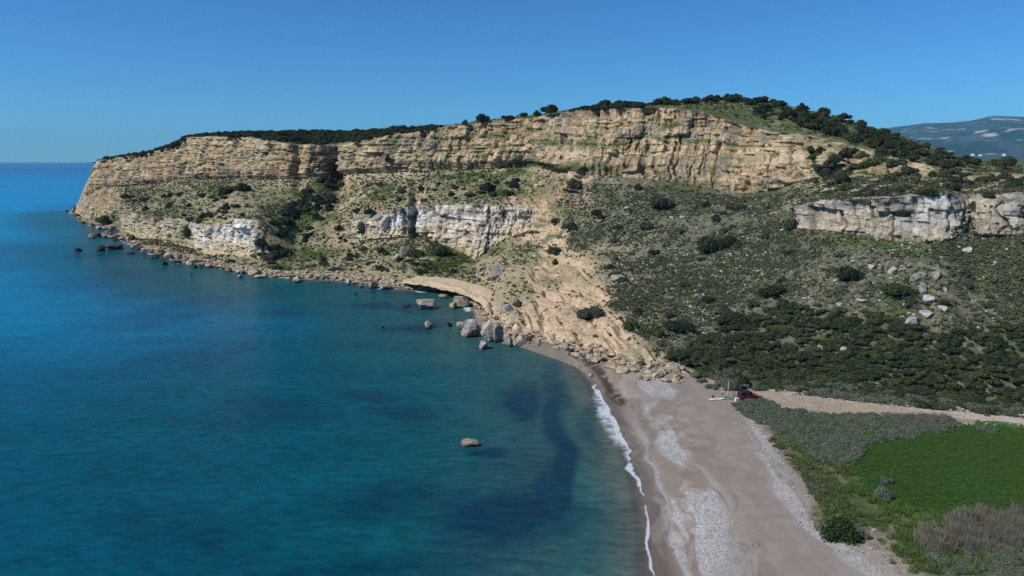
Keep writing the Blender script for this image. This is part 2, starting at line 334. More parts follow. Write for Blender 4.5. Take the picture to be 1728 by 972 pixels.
bank = sm(3, 4, 6-(SG+FR)+0)*(SG == 2)*(PX > 820)*(PX < 1175)
slope_d = (2.2*base3+1.0*base1)*hillw - 1.5*np.maximum(scree, bank*1.2)*sm(.45, 1, rill)*hillw + (SG == 2)*bank*1.2*(fbm(x/1.2, y/1.2, z/1.5, 91, 3)-.5)
edge = sm(2, 2.25, SG+FR)
tipw = sm(128, 165, PX)*(SG >= 2)+(SG < 2)
disp = (rock*cliff*edge + slope_d*(1-cliff*.6))*tipw
Nh = Nn.copy(); Nh[..., 2] *= np.where(cliff > .3, .25, 1); Nh *= np.sign(-(Nh[..., 0]*X+Nh[..., 1]*D+1e-6)+1e-9)[..., None]*1.0
Nh = np.where(((cliff < .3) & (Nh[..., 2] < 0))[..., None], -Nh, Nh); Nh /= (np.linalg.norm(Nh, axis=-1, keepdims=True)+1e-9)
for k in range(2): Nh = (Nh+np.roll(Nh, 1, 0)+np.roll(Nh, -1, 0)+np.roll(Nh, 1, 1)+np.roll(Nh, -1, 1))/5
P = P+Nh*disp[..., None]
P[..., 2] += np.where(low[:, None], .10*(fbm(x/3, y/3, None, 95, 3)-.5)*(S > 1), 0)
P[..., 2] = np.where((SG >= 2) & (PX > 165), np.maximum(P[..., 2], .6), P[..., 2])
x, y, z = P[..., 0], P[..., 1], P[..., 2]

# ---- colours of the ground itself
def C3(*c): return np.array(c, np.float32)
def mixc(a, b, f): return a*(1-f[..., None])+b*f[..., None]
sf = SG+FR
n_a = fbm(x/9, y/9, z/9, 101, 5); n_b = fbm(x/3, y/3, z/3, 103, 4); n_c = fbm(x/1.1, y/1.1, z/1.1, 107, 3); n_g = fbm(x/26, y/26, z/26, 109, 4)
tan_ = C3(.45, .35, .225); tan2 = C3(.37, .26, .15); cream = C3(.54, .45, .31); white = C3(.58, .54, .46); greyw = C3(.25, .235, .21)
orange = C3(.46, .32, .195); soilg = C3(.20, .175, .115); grn = C3(.085, .115, .035); dgrn = C3(.05, .065, .028); dry = C3(.25, .23, .14)
C = np.ones(P.shape, np.float32)*dry
C = mixc(C, grn*np.ones_like(C), sm(.5, .62, n_a)*.65)
C = mixc(C, tan_*np.ones_like(C), sm(.48, .65, n_b)*.5)
# right-hand slope: grey-green garrigue
gar = sm(900, 1075, PX-.30*(PY-340).clip(0)+110*(n_g-.5)*2+60*(n_a-.5)*2)*(sf > 2)*(sf < 10)
Cg = mixc(np.ones_like(C)*C3(.105, .108, .068), np.ones_like(C)*C3(.25, .232, .18), sm(.5, .66, n_c)*(.35+.65*sm(.4, .6, n_g))); Cg = mixc(Cg, np.ones_like(C)*C3(.06, .09, .030), sm(.42, .58, n_a*.6+n_g*.4)*(.45+.35*sm(1050, 1250, PX)))
C = mixc(C, Cg, gar)
# sandy upper terrace right
terr = sm(4.9, 5.1, sf)*(1-sm(9, 9.3, sf))*sm(1300, 1380, PX)
C = mixc(C, mixc(np.ones_like(C)*C3(.36, .31, .19), np.ones_like(C)*C3(.12, .13, .06), sm(.42, .58, n_b)), terr*.85)
C = mixc(C, np.ones_like(C)*C3(.38, .295, .19), sm(740, 820, PX)*sm(400, 450, PY)*(1-gar)*(sf > 2)*.6)
C = mixc(C, mixc(np.ones_like(C)*orange, np.ones_like(C)*C3(.52, .40, .27), n_b), np.clip(scree*sm(.60, .42, n_a*.6+.4*n_b)*1.2, 0, 1))
C = mixc(C, mixc(np.ones_like(C)*orange, np.ones_like(C)*C3(.55, .42, .28), sm(.4, .6, n_c)), bank)
# cliffs
Cr = mixc(np.ones_like(C)*tan_, np.ones_like(C)*tan2, sm(.4, .62, n_b)); Cr = mixc(Cr, np.ones_like(C)*cream, sm(.55, .8, st1)*.35*sa*(1-sm(.4, .7, n_a)))
Cr = mixc(Cr, np.ones_like(C)*C3(.21, .185, .15), sm(.50, .62, n_a)*.7); Cr = mixc(Cr, np.ones_like(C)*C3(.42, .26, .15), sm(.54, .68, n_g)*.5); Cr = Cr*(1+.4*bB+.3*bA+.2*bC)[..., None]; Cr = mixc(Cr, np.ones_like(C)*C3(.15, .115, .08), sm(.86, .97, njv)*.55*jamp+sm(.9, .98, njw)*.3)
Cr = mixc(Cr, np.ones_like(C)*C3(.10, .12, .06), sm(.60, .68, fbm(x/4, y/4, z/2.2, 361, 4))*.7)
rr = (np.maximum(cliff, sm(.5, .62, steep)*.8))*(sf > 3.8)
C = mixc(C, Cr, np.clip(rr*(sf > 4.95), 0, 1))
led = ((SG == 8)*(np.clip(1-np.abs(fw_-.33)/.06, 0, 1)+.6*np.clip(1-np.abs(fw_-.69)/.05, 0, 1)))*sm(.38, .5, n_b*.5+n_g*.5)
C = mixc(C, np.ones_like(C)*C3(.085, .12, .04), np.clip(led*1.3, 0, 1)*.85)
# pale bed at the foot of the upper cliff
pb = np.clip(1-np.abs(sf-6.06)/.28, 0, 1)*(PX > 590)*(PX < 1000)+np.clip(1-np.abs(sf-8.03)/.10, 0, 1)*(PX >= 960)*(PX < 1360)*.9
C = mixc(C, np.ones_like(C)*C3(.58, .47, .31), np.clip(pb, 0, 1)*.8)
# lower cliff: white limestone with grey weathering
lowc = (SG == 4)*sm(0, .05, FR)
lw = np.zeros_like(PX)
for a, b, k in ((205, 320, .55), (318, 440, 1.), (600, 900, 1.), (1335, 3000, .95)):
    lw = np.maximum(lw, sm(a-12, a+12, PX)*(1-sm(b-12, b+12, PX))*k)
Cw = mixc(np.ones_like(C)*cream, np.ones_like(C)*white, sm(.44, .62, n_a+.18*(FR-.5)+.09*(PX < 450)))
Cw = mixc(Cw, np.ones_like(C)*greyw, np.clip(sm(.49, .60, n_b*.55+n_g*.25+.2*n_c+.12*(FR-.6))*.9, 0, 1))
Cw = mixc(Cw, np.ones_like(C)*C3(.52, .42, .27), np.clip(sm(.45, .1, FR)*np.where(PX > 1300, .35, .8), 0, 1))
whitep = np.maximum.reduce([sm(0, 8, sdpoly(Pwx*.3+PX*.7, Pwy*.3+PY*.7, q)) for q in ([(648, 368), (685, 358), (692, 385), (665, 392), (645, 385)], [(752, 360), (800, 362), (800, 374), (760, 374)], [(1378, 352), (1405, 345), (1400, 360), (1380, 362)], [(1440, 350), (1500, 352), (1495, 364), (1445, 360)], [(392, 372), (425, 378), (415, 405), (395, 400)])])
Cw = mixc(Cw, np.ones_like(C)*C3(.80, .77, .70), whitep*.85)
pinkp = sm(0, 10, sdpoly(Pwx*.4+PX*.6, Pwy*.4+PY*.6, [(735, 350), (900, 352), (905, 375), (870, 395), (800, 430), (760, 405)]))
Cw = mixc(Cw, np.ones_like(C)*C3(.50, .40, .33), pinkp*.45*(1-whitep))
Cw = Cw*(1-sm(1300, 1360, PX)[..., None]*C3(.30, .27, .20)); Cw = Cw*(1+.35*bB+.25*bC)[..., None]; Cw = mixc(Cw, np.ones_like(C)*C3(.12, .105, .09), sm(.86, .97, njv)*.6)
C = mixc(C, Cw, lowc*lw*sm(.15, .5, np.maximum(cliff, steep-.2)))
C = mixc(C, Cr*1.15, lowc*(1-lw)*sm(.4, .7, steep)*(PX < 600)*.8)
# green growth patches (grass and herbs on the ground)
green = np.zeros_like(PX)
for (a, b, rx, ry, k) in ((740, 440, 60, 26, 1), (700, 395, 30, 14, .8), (640, 330, 50, 18, .7), (780, 300, 70, 12, .8), (850, 320, 60, 18, .8), (500, 370, 60, 40, .8), (530, 330, 45, 22, .7), (310, 395, 12, 22, .9), (860, 290, 40, 8, .8), (900, 278, 30, 8, .7),
                          (260, 335, 60, 14, .5), (280, 360, 55, 12, .6), (380, 320, 45, 14, .8), (470, 455, 25, 8, .9), (520, 430, 50, 14, .8), (180, 365, 25, 9, .9), (1500, 410, 60, 14, 1), (1600, 425, 80, 18, .9), (1420, 402, 50, 10, .8), (1530, 500, 40, 12, .8),
                          (1240, 178, 70, 9, 1), (1160, 175, 60, 6, .6), (1150, 315, 60, 10, .5), (850, 235, 80, 6, .5), (950, 240, 60, 6, .5), (1000, 250, 60, 5, .4), (1380, 205, 60, 20, .8), (1130, 215, 14, 10, .8), (640, 240, 30, 5, .4), (980, 285, 50, 7, .7), (1380, 330, 60, 12, .5), (1560, 300, 120, 14, .6), (840, 425, 45, 14, .5), (920, 455, 25, 18, .3)):
    green = np.maximum(green, k*np.clip(1.4-np.sqrt(((Pwx*.5+PX*.5-a)/rx)**2+((Pwy*.5+PY*.5-b)/ry)**2), 0, 1)*sm(.34, .52, n_b*.6+n_a*.4))
green *= (sf > 2)*(1-lowc*lw*.8)
C = mixc(C, mixc(np.ones_like(C)*C3(.065, .115, .022), np.ones_like(C)*C3(.045, .065, .02), n_b), np.clip(green*1.2, 0, 1))
# plateau
plat = sm(9.0, 9.15, sf)*(1-sm(10.9, 11, sf))
C = mixc(C, mixc(np.ones_like(C)*C3(.07, .10, .03), np.ones_like(C)*C3(.26, .21, .13), sm(.5, .62, n_b)*.6), plat*.95)
C = mixc(C, np.ones_like(C)*C3(.07, .12, .035), sm(10.5, 11, sf))
# low ground
sand = mixc(np.ones_like(C)*C3(.262, .222, .185), np.ones_like(C)*C3(.305, .258, .215), sm(.4, .6, n_g))
wq = fbm(x/5, y/9, None, 131, 4)-.5
qx = PX+30*wq; qy = PY+24*(fbm(x/6+30, y/8, None, 133, 3)-.5)
peb = np.zeros_like(PX)
def cap(pts, wd, k=1.):
    global peb
    peb = np.maximum(peb, k*sm(wd+8, wd-6, seg_dist(qx, qy, pts)))
def pol(pts, k=1.):
    global peb
    peb = np.maximum(peb, k*sm(-8, 8, sdpoly(qx, qy, pts)))
pol([(1062, 612), (1090, 622), (1135, 655), (1122, 668), (1095, 668), (1078, 640)], .8)
pol([(1112, 728), (1150, 722), (1170, 742), (1168, 772), (1150, 788), (1125, 772), (1104, 750)], 1)
pol([(1145, 822), (1175, 835), (1198, 818), (1232, 850), (1228, 895), (1262, 925), (1278, 975), (1200, 975), (1172, 930), (1140, 865)], 1)
cap([(1055, 672), (1066, 700), (1078, 735), (1092, 762)], 7, .5)
cap([(1092, 775), (1104, 800), (1116, 850), (1122, 890), (1145, 930), (1158, 975)], 9, .75)
cap([(1100, 690), (1115, 710), (1140, 700)], 10, .45); cap([(1132, 850), (1148, 890), (1180, 930), (1200, 975)], 7, .8)
cap([(1268, 700), (1290, 765), (1320, 825), (1362, 880), (1420, 928), (1500, 980)], 11, .6); cap([(1290, 740), (1330, 820)], 10, .35)
peb = peb*(.35+.65*sm(.30, .55, vn(S/1.7+2*wq, (y+x*.4)/26, None, 139)))
speck = sm(.35, .62, hsh((x*3.3).astype(np.int64), (y*3.3).astype(np.int64), np.zeros_like(x).astype(np.int64), 5)*.6+n_c*.4)
Cb = mixc(sand, np.ones_like(C)*C3(.40, .395, .39)*(.82+.32*speck)[..., None], peb*.95)
wrack = np.clip(1-np.abs(peb-.30)/.12, 0, 1)*sm(.45, .6, n_b)*(peb > .05)
Cb = Cb*(1-.34*wrack)[..., None]
streak = sm(.60, .68, 1-np.abs(2*vn(S/2.6+2.2*wq*2, (y+x*.4)/34, None, 137)-1))*sm(22, 6, S)
Cb = mixc(Cb, np.ones_like(C)*C3(.15, .105, .08), streak*.45*(1-peb*.7))
Cb = Cb*(1-.42*sm(3.4, .8, S+1.2*wq))[..., None]
Ck = mixc(np.ones_like(C)*C3(.36, .30, .215), np.ones_like(C)*C3(.15, .125, .10), sm(.42, .58, n_c*.5+n_b*.5)); Cb = mixc(Cb, Ck, sm(1000, 950, PX+30*wq))
weed = sm(11, 0, seg_dist(qx*.5+PX*.5, qy*.5+PY*.5, [(958, 592), (985, 603), (1005, 620), (1018, 640), (1030, 662), (1050, 678)])-3)
Cb = mixc(Cb, np.ones_like(C)*C3(.045, .028, .02), weed*sm(.35, .5, n_c*.5+n_b*.5)*.9)
Cb = mixc(Cb, np.ones_like(C)*C3(.16, .14, .11), sm(0, -3, S))
back_poly = [(1235, 672), (1290, 660), (1310, 690), (1420, 700), (1728, 716), (2600, 760), (2600, 1300), (1640, 1100), (1540, 990), (1470, 925), (1450, 908), (1400, 905), (1372, 885), (1368, 850), (1345, 800), (1300, 755), (1262, 705)]
bq = sdpoly(PX+14*wq*2, PY+8*wq*2, back_poly)*(1 if True else 0)
veg = sm(-4, 10, bq)
Cv = mixc(np.ones_like(C)*C3(.075, .095, .035), np.ones_like(C)*C3(.20, .17, .12), sm(.40, .56, n_b*.6+n_c*.4))
Cv = mixc(Cv, np.ones_like(C)*C3(.27, .23, .18), sm(.42, .56, n_a)*sm(60, 5, bq))
Cb = mixc(Cb, Cv, veg)
Cl = np.where((SG < 2)[..., None], Cb, C)
field_poly = [(1448, 760), (1480, 745), (1540, 732), (1625, 716), (1640, 704), (1728, 712), (2600, 752), (2600, 900), (1728, 876), (1640, 858), (1570, 866), (1510, 856), (1468, 838), (1452, 815), (1444, 785)]
fd = sdpoly(PX+22*wq*2, PY+12*wq*2, field_poly)
fieldm = (fd > 0) & (SG == 1)
rows_ = .5+.5*np.sin((y*.97-x*.16+7*(n_g-.5))*2*np.pi/2.3)
Cf = mixc(np.ones_like(C)*C3(.035, .088, .018), np.ones_like(C)*C3(.085, .15, .035), sm(.40, .6, n_a*.5+n_g*.5)); Cf = Cf*(.9+.3*rows_)[..., None]
Cf = mixc(Cf, np.ones_like(C)*C3(.10, .145, .025), sm(14, 0, fd)*.7*n_b)
verge = sm(-42, -4, fd)*(SG == 1)*(bq > 6)*sm(.34, .5, n_b*.6+n_c*.4)
Cl = mixc(Cl, np.ones_like(C)*C3(.075, .13, .03), np.clip(verge, 0, 1)*.8)
Cl = np.where(fieldm[..., None], Cf, Cl)
road_c = [(1285, 660), (1330, 676), (1400, 684), (1500, 690), (1600, 697), (1728, 709), (2100, 745)]
rw = np.interp(PX, [1250, 1300, 1400, 1450, 1560, 1728, 2100], [12, 14, 13, 9, 5.5, 5.5, 8])
rdd = seg_dist(PX, PY+5*wq, road_c)-rw+3*wq
roadm = (rdd < 0) & (SG <= 2) & (PX > 1262)
Cr_ = mixc(np.ones_like(C)*C3(.36, .285, .21), np.ones_like(C)*C3(.45, .385, .30), sm(1450, 1600, PX)); Cr_ = mixc(Cr_, np.ones_like(C)*C3(.29, .215, .15), sm(.5, .7, n_b)*.5)
Cl = np.where(roadm[..., None], Cr_, Cl)
apron = sm(6, -6, seg_dist(PX, PY, [(1125, 622), (1180, 632), (1220, 650)])-5)*(SG <= 2)
Cl = mixc(Cl, np.ones_like(C)*C3(.42, .31, .19), apron*.7*(~roadm))
# footing of the scrub slope
cls = np.zeros(D.shape, np.int8)                      # 0 hillside
cls[(SG <= 1)] = 1                                    # beach
cls[(SG <= 1) & (S < -.2)] = 2                        # seabed
cls[(SG <= 1) & (bq > 0)] = 3                         # low ground behind the beach
cls[fieldm] = 4; cls[roadm] = 5
cls[(cliff > .3) & (SG >= 4) & (SG <= 8)] = 6
idx = np.arange(NR*NC).reshape(NR, NC)
q = np.stack([idx[:-1, :-1], idx[:-1, 1:], idx[1:, 1:], idx[1:, :-1]], -1).reshape(-1, 4)
fcls = cls[:-1, :-1].reshape(-1)
zc = P[..., 2].reshape(-1)
keep = zc[q].max(1) > -4.6
Pf = P.reshape(-1, 3); Cflat = Cl.reshape(-1, 3)
names = {0: ('hillside', 'hill'), 1: ('beach', 'beach'), 2: ('seabed', 'beach'), 3: ('ground', 'hill'), 4: ('field', 'field'), 5: ('dirt_road', 'road'), 6: ('cliff_terrain', 'cliff')}
for k, (nm, mt) in names.items():
    f = q[(fcls == k) & keep]
    if len(f) == 0: continue
    u, inv = np.unique(f, return_inverse=True)
    me = mesh_np(nm, Pf[u], inv.reshape(-1, 4), True); setcol(me, 'Col', Cflat[u]); tag(link(nm, me, M[mt]), kind='structure')
# ---- picking points on the terrain
PX2, PY2 = proj(P); PXf, PYf = PX2.reshape(-1), PY2.reshape(-1); Yf = Pf[:, 1]
cellx = (PXf//8).astype(int); celly = (PYf//8).astype(int)
key = np.where((cellx >= 0) & (cellx < 400) & (celly >= 0) & (celly < 160), cellx*160+celly, 400*160)
order = np.argsort(key, kind='stable'); skey = key[order]; starts = np.searchsorted(skey, np.arange(400*160+1))
def at(px, py):
    best = None
    for r in (1, 2):
        cand = []
        for cx in range(int(px//8)-r, int(px//8)+r+1):
            for cy in range(int(py//8)-r, int(py//8)+r+1):
                if 0 <= cx < 400 and 0 <= cy < 160:
                    k = cx*160+cy; cand.append(order[starts[k]:starts[k+1]])
        cand = np.concatenate(cand) if cand else np.array([], int)
        if len(cand):
            dd = np.hypot(PXf[cand]-px, PYf[cand]-py); ok = cand[dd < max(3.0, dd.min()+1.2)]
            return Vector(Pf[ok[np.argmin(Yf[ok])]])
    return Vector(unproj(px, py, z=0))
def water_at(px, py, z=0.0): return Vector(unproj(px, py, z=z))
# area of each grid cell, for scattering
pa = np.linalg.norm(np.cross(P[1:, :-1]-P[:-1, :-1], P[:-1, 1:]-P[:-1, :-1]), axis=-1)
area = np.zeros(D.shape); area[:-1, :-1] = pa
def scatter(mask, n, jitter=True):
    p = (mask*area).reshape(-1).clip(0); p = p/p.sum(); i = rng.choice(len(p), n, p=p)
    r, c = i//NC, i % NC; r = np.clip(r, 0, NR-2); c = np.clip(c, 0, NC-2); a, b = rng.random((2, n, 1))
    return P[r, c]+(P[r+1, c]-P[r, c])*a+(P[r, c+1]-P[r, c])*b
print('terrain', NR, NC)

# ------------------------------------------------------------------ the sea
def build_sea():
    Tn = np.tan(np.radians(np.concatenate([np.linspace(-48, -37.5, 60), np.linspace(-37, 16, 760), np.linspace(16.5, 48, 50)])))
    dd = np.concatenate([np.linspace(8, 76, 12), 1/np.linspace(1/78, 1/1100, 520), np.geomspace(1150, 26000, 50)])
    Xs = dd[:, None]*Tn[None]; Ys = np.repeat(dd[:, None], len(Tn), 1); Zs = np.zeros_like(Xs)
    near = (Ys < 3500); s = np.full(Xs.shape, -3000., np.float32)
    pts = [tuple(p) for p in A_w]
    sn = seg_dist(Xs[near], Ys[near], pts); sn = np.where(inside(Xs[near], Ys[near], landpoly), sn, -sn)
    s[near] = sn; s = s+1.2*(fbm(Xs/7, Ys/7, None, 3, 3)-.5)
    px, py = proj(np.stack([Xs, Ys, Zs], -1))
    wx = px+50*(fbm(Xs/30, Ys/30, None, 201, 4)-.5)*2; wy = py+26*(fbm(Xs/30+9, Ys/30, None, 203, 4)-.5)*2
    dep = np.clip(-s, 0, 400)
    big = lambda *c: np.ones(Xs.shape+(3,), np.float32)*C3(*c)
    n1 = fbm(Xs/38, Ys/60, None, 211, 5); n2 = fbm(Xs/9, Ys/14, None, 213, 4)
    Cs = big(.0005, .072, .112)
    Cs = mixc(Cs, big(.0000, .105, .19), sm(90, 260, dep+60*(n1-.5)))
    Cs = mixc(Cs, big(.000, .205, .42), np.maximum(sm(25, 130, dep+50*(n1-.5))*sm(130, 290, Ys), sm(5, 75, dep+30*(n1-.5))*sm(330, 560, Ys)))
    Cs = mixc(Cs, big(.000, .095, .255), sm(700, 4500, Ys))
    Cs = mixc(Cs, big(.004, .085, .09), sm(75, 12, dep)*.7)
    Cs = mixc(Cs, big(.003, .20, .175), np.clip(sm(120, 20, np.abs(wx-1000))*sm(740, 900, wy)*.9, 0, 1))
    Cs = mixc(Cs, big(.040, .095, .092), sm(42, 5, dep)*.75*sm(560, 820, px)+sm(9, 2, dep)*.5*sm(900, 600, px)); Cs = mixc(Cs, big(.13, .125, .105), sm(10, 0, dep)*.8*sm(880, 960, px))
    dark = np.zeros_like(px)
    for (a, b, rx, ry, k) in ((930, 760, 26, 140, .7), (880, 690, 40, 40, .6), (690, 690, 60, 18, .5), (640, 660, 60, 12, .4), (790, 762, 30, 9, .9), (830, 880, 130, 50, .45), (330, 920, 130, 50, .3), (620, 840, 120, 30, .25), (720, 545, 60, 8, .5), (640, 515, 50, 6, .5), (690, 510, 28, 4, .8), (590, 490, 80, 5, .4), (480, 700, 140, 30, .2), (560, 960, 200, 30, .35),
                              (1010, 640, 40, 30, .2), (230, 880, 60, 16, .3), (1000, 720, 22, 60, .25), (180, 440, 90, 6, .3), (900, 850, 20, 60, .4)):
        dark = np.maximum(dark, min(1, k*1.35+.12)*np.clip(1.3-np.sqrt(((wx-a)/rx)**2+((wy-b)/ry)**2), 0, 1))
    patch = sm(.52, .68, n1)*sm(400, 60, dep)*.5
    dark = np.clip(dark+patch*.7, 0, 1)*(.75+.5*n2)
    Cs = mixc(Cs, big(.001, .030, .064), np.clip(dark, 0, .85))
    foam = np.zeros_like(px)
    fw = .55*(fbm(Xs/1.3, Ys/1.3, None, 221, 4)-.5)*2
    fx = px+10*(fbm(Xs/4, Ys/4, None, 223, 3)-.5)*2
    def fo(pts, wd, k=1.):
        nonlocal foam
        foam = np.maximum(foam, k*np.clip(1.15-seg_dist(fx, py, pts)/wd, 0, 1))
    fo([(994, 632), (1003, 645), (1012, 662)], 4); fo([(1014, 664), (1026, 690), (1040, 718), (1054, 744)], 8.5, 1.2); fo([(1012, 672), (1018, 690), (1030, 715), (1044, 740)], 16, .62); fo([(1050, 745), (1062, 775)], 9, .6)
    fo([(1058, 748), (1064, 790)], 3.5, .85); fo([(1064, 785), (1078, 818)], 6, 1.1); fo([(1078, 818), (1090, 846)], 2.5, .8); fo([(1092, 855), (1097, 888)], 7, 1.2); fo([(1097, 888), (1092, 915), (1098, 945), (1103, 975), (1106, 1060)], 4.5, 1.1)
    fo([(935, 590), (965, 600), (985, 612)], 5, .75); fo([(880, 580), (935, 590)], 3, .6)
    shore_f = np.clip(1-np.abs(s+2.2)/2.6, 0, 1)*sm(.55, .68, fbm(Xs/9, Ys/9, None, 227, 3))*.85*(px < 900)
    foam = np.maximum(foam, shore_f)
    fine = .55*fbm(Xs/.9, Ys/.9, None, 229, 4)+.45*(1-np.abs(2*vn(Xs/1.6+2*n2, Ys/1.6+2*n1, None, 231)-1))
    foam = np.clip(sm(.12, .80, foam*(.25+1.35*fine)), 0, 1)*.92*(s < 1.5)
    alpha = sm(-.2, 3.2, dep+2*(n2-.5))
    idx = np.arange(Xs.size).reshape(Xs.shape)
    q = np.stack([idx[:-1, :-1], idx[:-1, 1:], idx[1:, 1:], idx[1:, :-1]], -1).reshape(-1, 4)
    V = np.stack([Xs, Ys, Zs], -1).reshape(-1, 3)
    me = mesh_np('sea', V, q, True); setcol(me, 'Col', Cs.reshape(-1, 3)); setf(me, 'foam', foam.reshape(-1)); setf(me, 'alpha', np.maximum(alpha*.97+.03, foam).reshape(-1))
    m, t, b = mat_new('sea_water')
    at_ = N(t, 'ShaderNodeVertexColor'); at_.layer_name = 'Col'; af = N(t, 'ShaderNodeAttribute'); af.attribute_name = 'foam'; aa = N(t, 'ShaderNodeAttribute'); aa.attribute_name = 'alpha'
    geo = N(t, 'ShaderNodeNewGeometry'); mp = N(t, 'ShaderNodeMapping'); mp.inputs['Scale'].default_value = (.5, 1.25, 1); mp.inputs['Rotation'].default_value = (0, 0, .35); t.links.new(geo.outputs['Position'], mp.inputs[0])
    w1 = noise_node(t, .55, 6, .62, mp.outputs[0]); w2 = noise_node(t, .07, 4, .6, mp.outputs[0])
    cv = mulcol(t, at_.outputs[0], mathn(t, 'MULTIPLY', maprange(t, w1.outputs[0], .3, .7, .68, 1.32), maprange(t, w2.outputs[0], .3, .7, .85, 1.15)))  # light and dark of the ripples painted into the water colour
    mx = N(t, 'ShaderNodeMix', data_type='RGBA'); t.links.new(af.outputs['Fac'], mx.inputs[0]); t.links.new(cv, mx.inputs[6]); mx.inputs[7].default_value = (.62, .68, .72, 1)
    t.links.new(mx.outputs[2], b.inputs['Base Color']); b.inputs['IOR'].default_value = 1.33; b.inputs['Specular IOR Level'].default_value = .10
    t.links.new(maprange(t, af.outputs['Fac'], 0, 1, .24, .8), b.inputs['Roughness'])
    bp = N(t, 'ShaderNodeBump'); bp.inputs['Strength'].default_value = .9; bp.inputs['Distance'].default_value = .55
    t.links.new(w1.outputs[0], bp.inputs['Height']); t.links.new(bp.outputs[0], b.inputs['Normal'])
    t.links.new(aa.outputs['Fac'], b.inputs['Alpha'])
    tag(link('sea', me, m), kind='structure')
build_sea()

# ------------------------------------------------------------------ far hills and the air between
def build_hills():
    Tn = np.tan(np.radians(np.linspace(23, 60, 420))); dd = np.concatenate([np.linspace(6500, 13000, 110), [13600, 14800]])
    pxk = np.array([1300, 1480, 1530, 1560, 1600, 1635, 1655, 1668, 1682, 1728, 1900, 2600]); pyk = np.array([228, 218, 212, 208, 207, 204, 200, 196.5, 195.5, 197, 201, 195])
    X_, Y_, Z_ = unproj(pxk, pyk, d=13000.0)
    top = np.interp(Tn, X_/13000, Z_)[None]
    u = np.clip((dd[:, None]-6500)/6500, 0, 1)
    XX = dd[:, None]*Tn[None]; YY = np.repeat(dd[:, None], len(Tn), 1)
    r = fbm(XX/1400, YY/1400, None, 301, 6)-.5
    ZZ = 58+(top-58)*(u**1.25)+r*330*np.sin(np.pi*np.clip(u, 0, 1))
    ZZ[-2:] = top-90; ZZ[-1] = top-300
    n1 = fbm(XX/350, YY/800, None, 303, 4); n2 = fbm(XX/950, YY/190, ZZ/95, 307, 4)
    CC = mixc(np.ones(XX.shape+(3,), np.float32)*C3(.015, .045, .05), np.ones(XX.shape+(3,), np.float32)*C3(.04, .075, .08), sm(.4, .6, n1))  # blue of the hazy air painted into the hills' dark greens
    CC = mixc(CC, np.ones_like(CC)*C3(.50, .46, .40), sm(.60, .72, n2*.5+.5*fbm(XX/140, YY/250, None, 309, 3))*.8)
    idx = np.arange(XX.size).reshape(XX.shape); q = np.stack([idx[:-1, :-1], idx[:-1, 1:], idx[1:, 1:], idx[1:, :-1]], -1).reshape(-1, 4)
    me = mesh_np('hills', np.stack([XX, YY, ZZ], -1).reshape(-1, 3), q, True); setcol(me, 'Col', CC.reshape(-1, 3))
    m = ground_mat('far_hills', .01, .05, 0, (.7, 1.3), .02); tag(link('hills', me, m), kind='structure')
build_hills()
def build_haze():
    bm = bmesh.new(); bmesh.ops.create_cube(bm, size=1)
    for v in bm.verts: v.co = Vector((v.co.x*62000, v.co.y*62000, (v.co.z+.5)*1100-12))
    me = bm_mesh('haze', bm); m = bpy.data.materials.new('haze_air'); m.use_nodes = True; t = m.node_tree; t.nodes.clear()
    out = N(t, 'ShaderNodeOutputMaterial'); pv = N(t, 'ShaderNodeVolumePrincipled'); pv.inputs['Color'].default_value = (.30, .70, 1, 1); pv.inputs['Density'].default_value = HAZE
    pv.inputs['Anisotropy'].default_value = .0
    t.links.new(pv.outputs[0], out.inputs['Volume']); tag(link('haze', me, m), kind='stuff')
HAZE = 2.6e-5
build_haze()

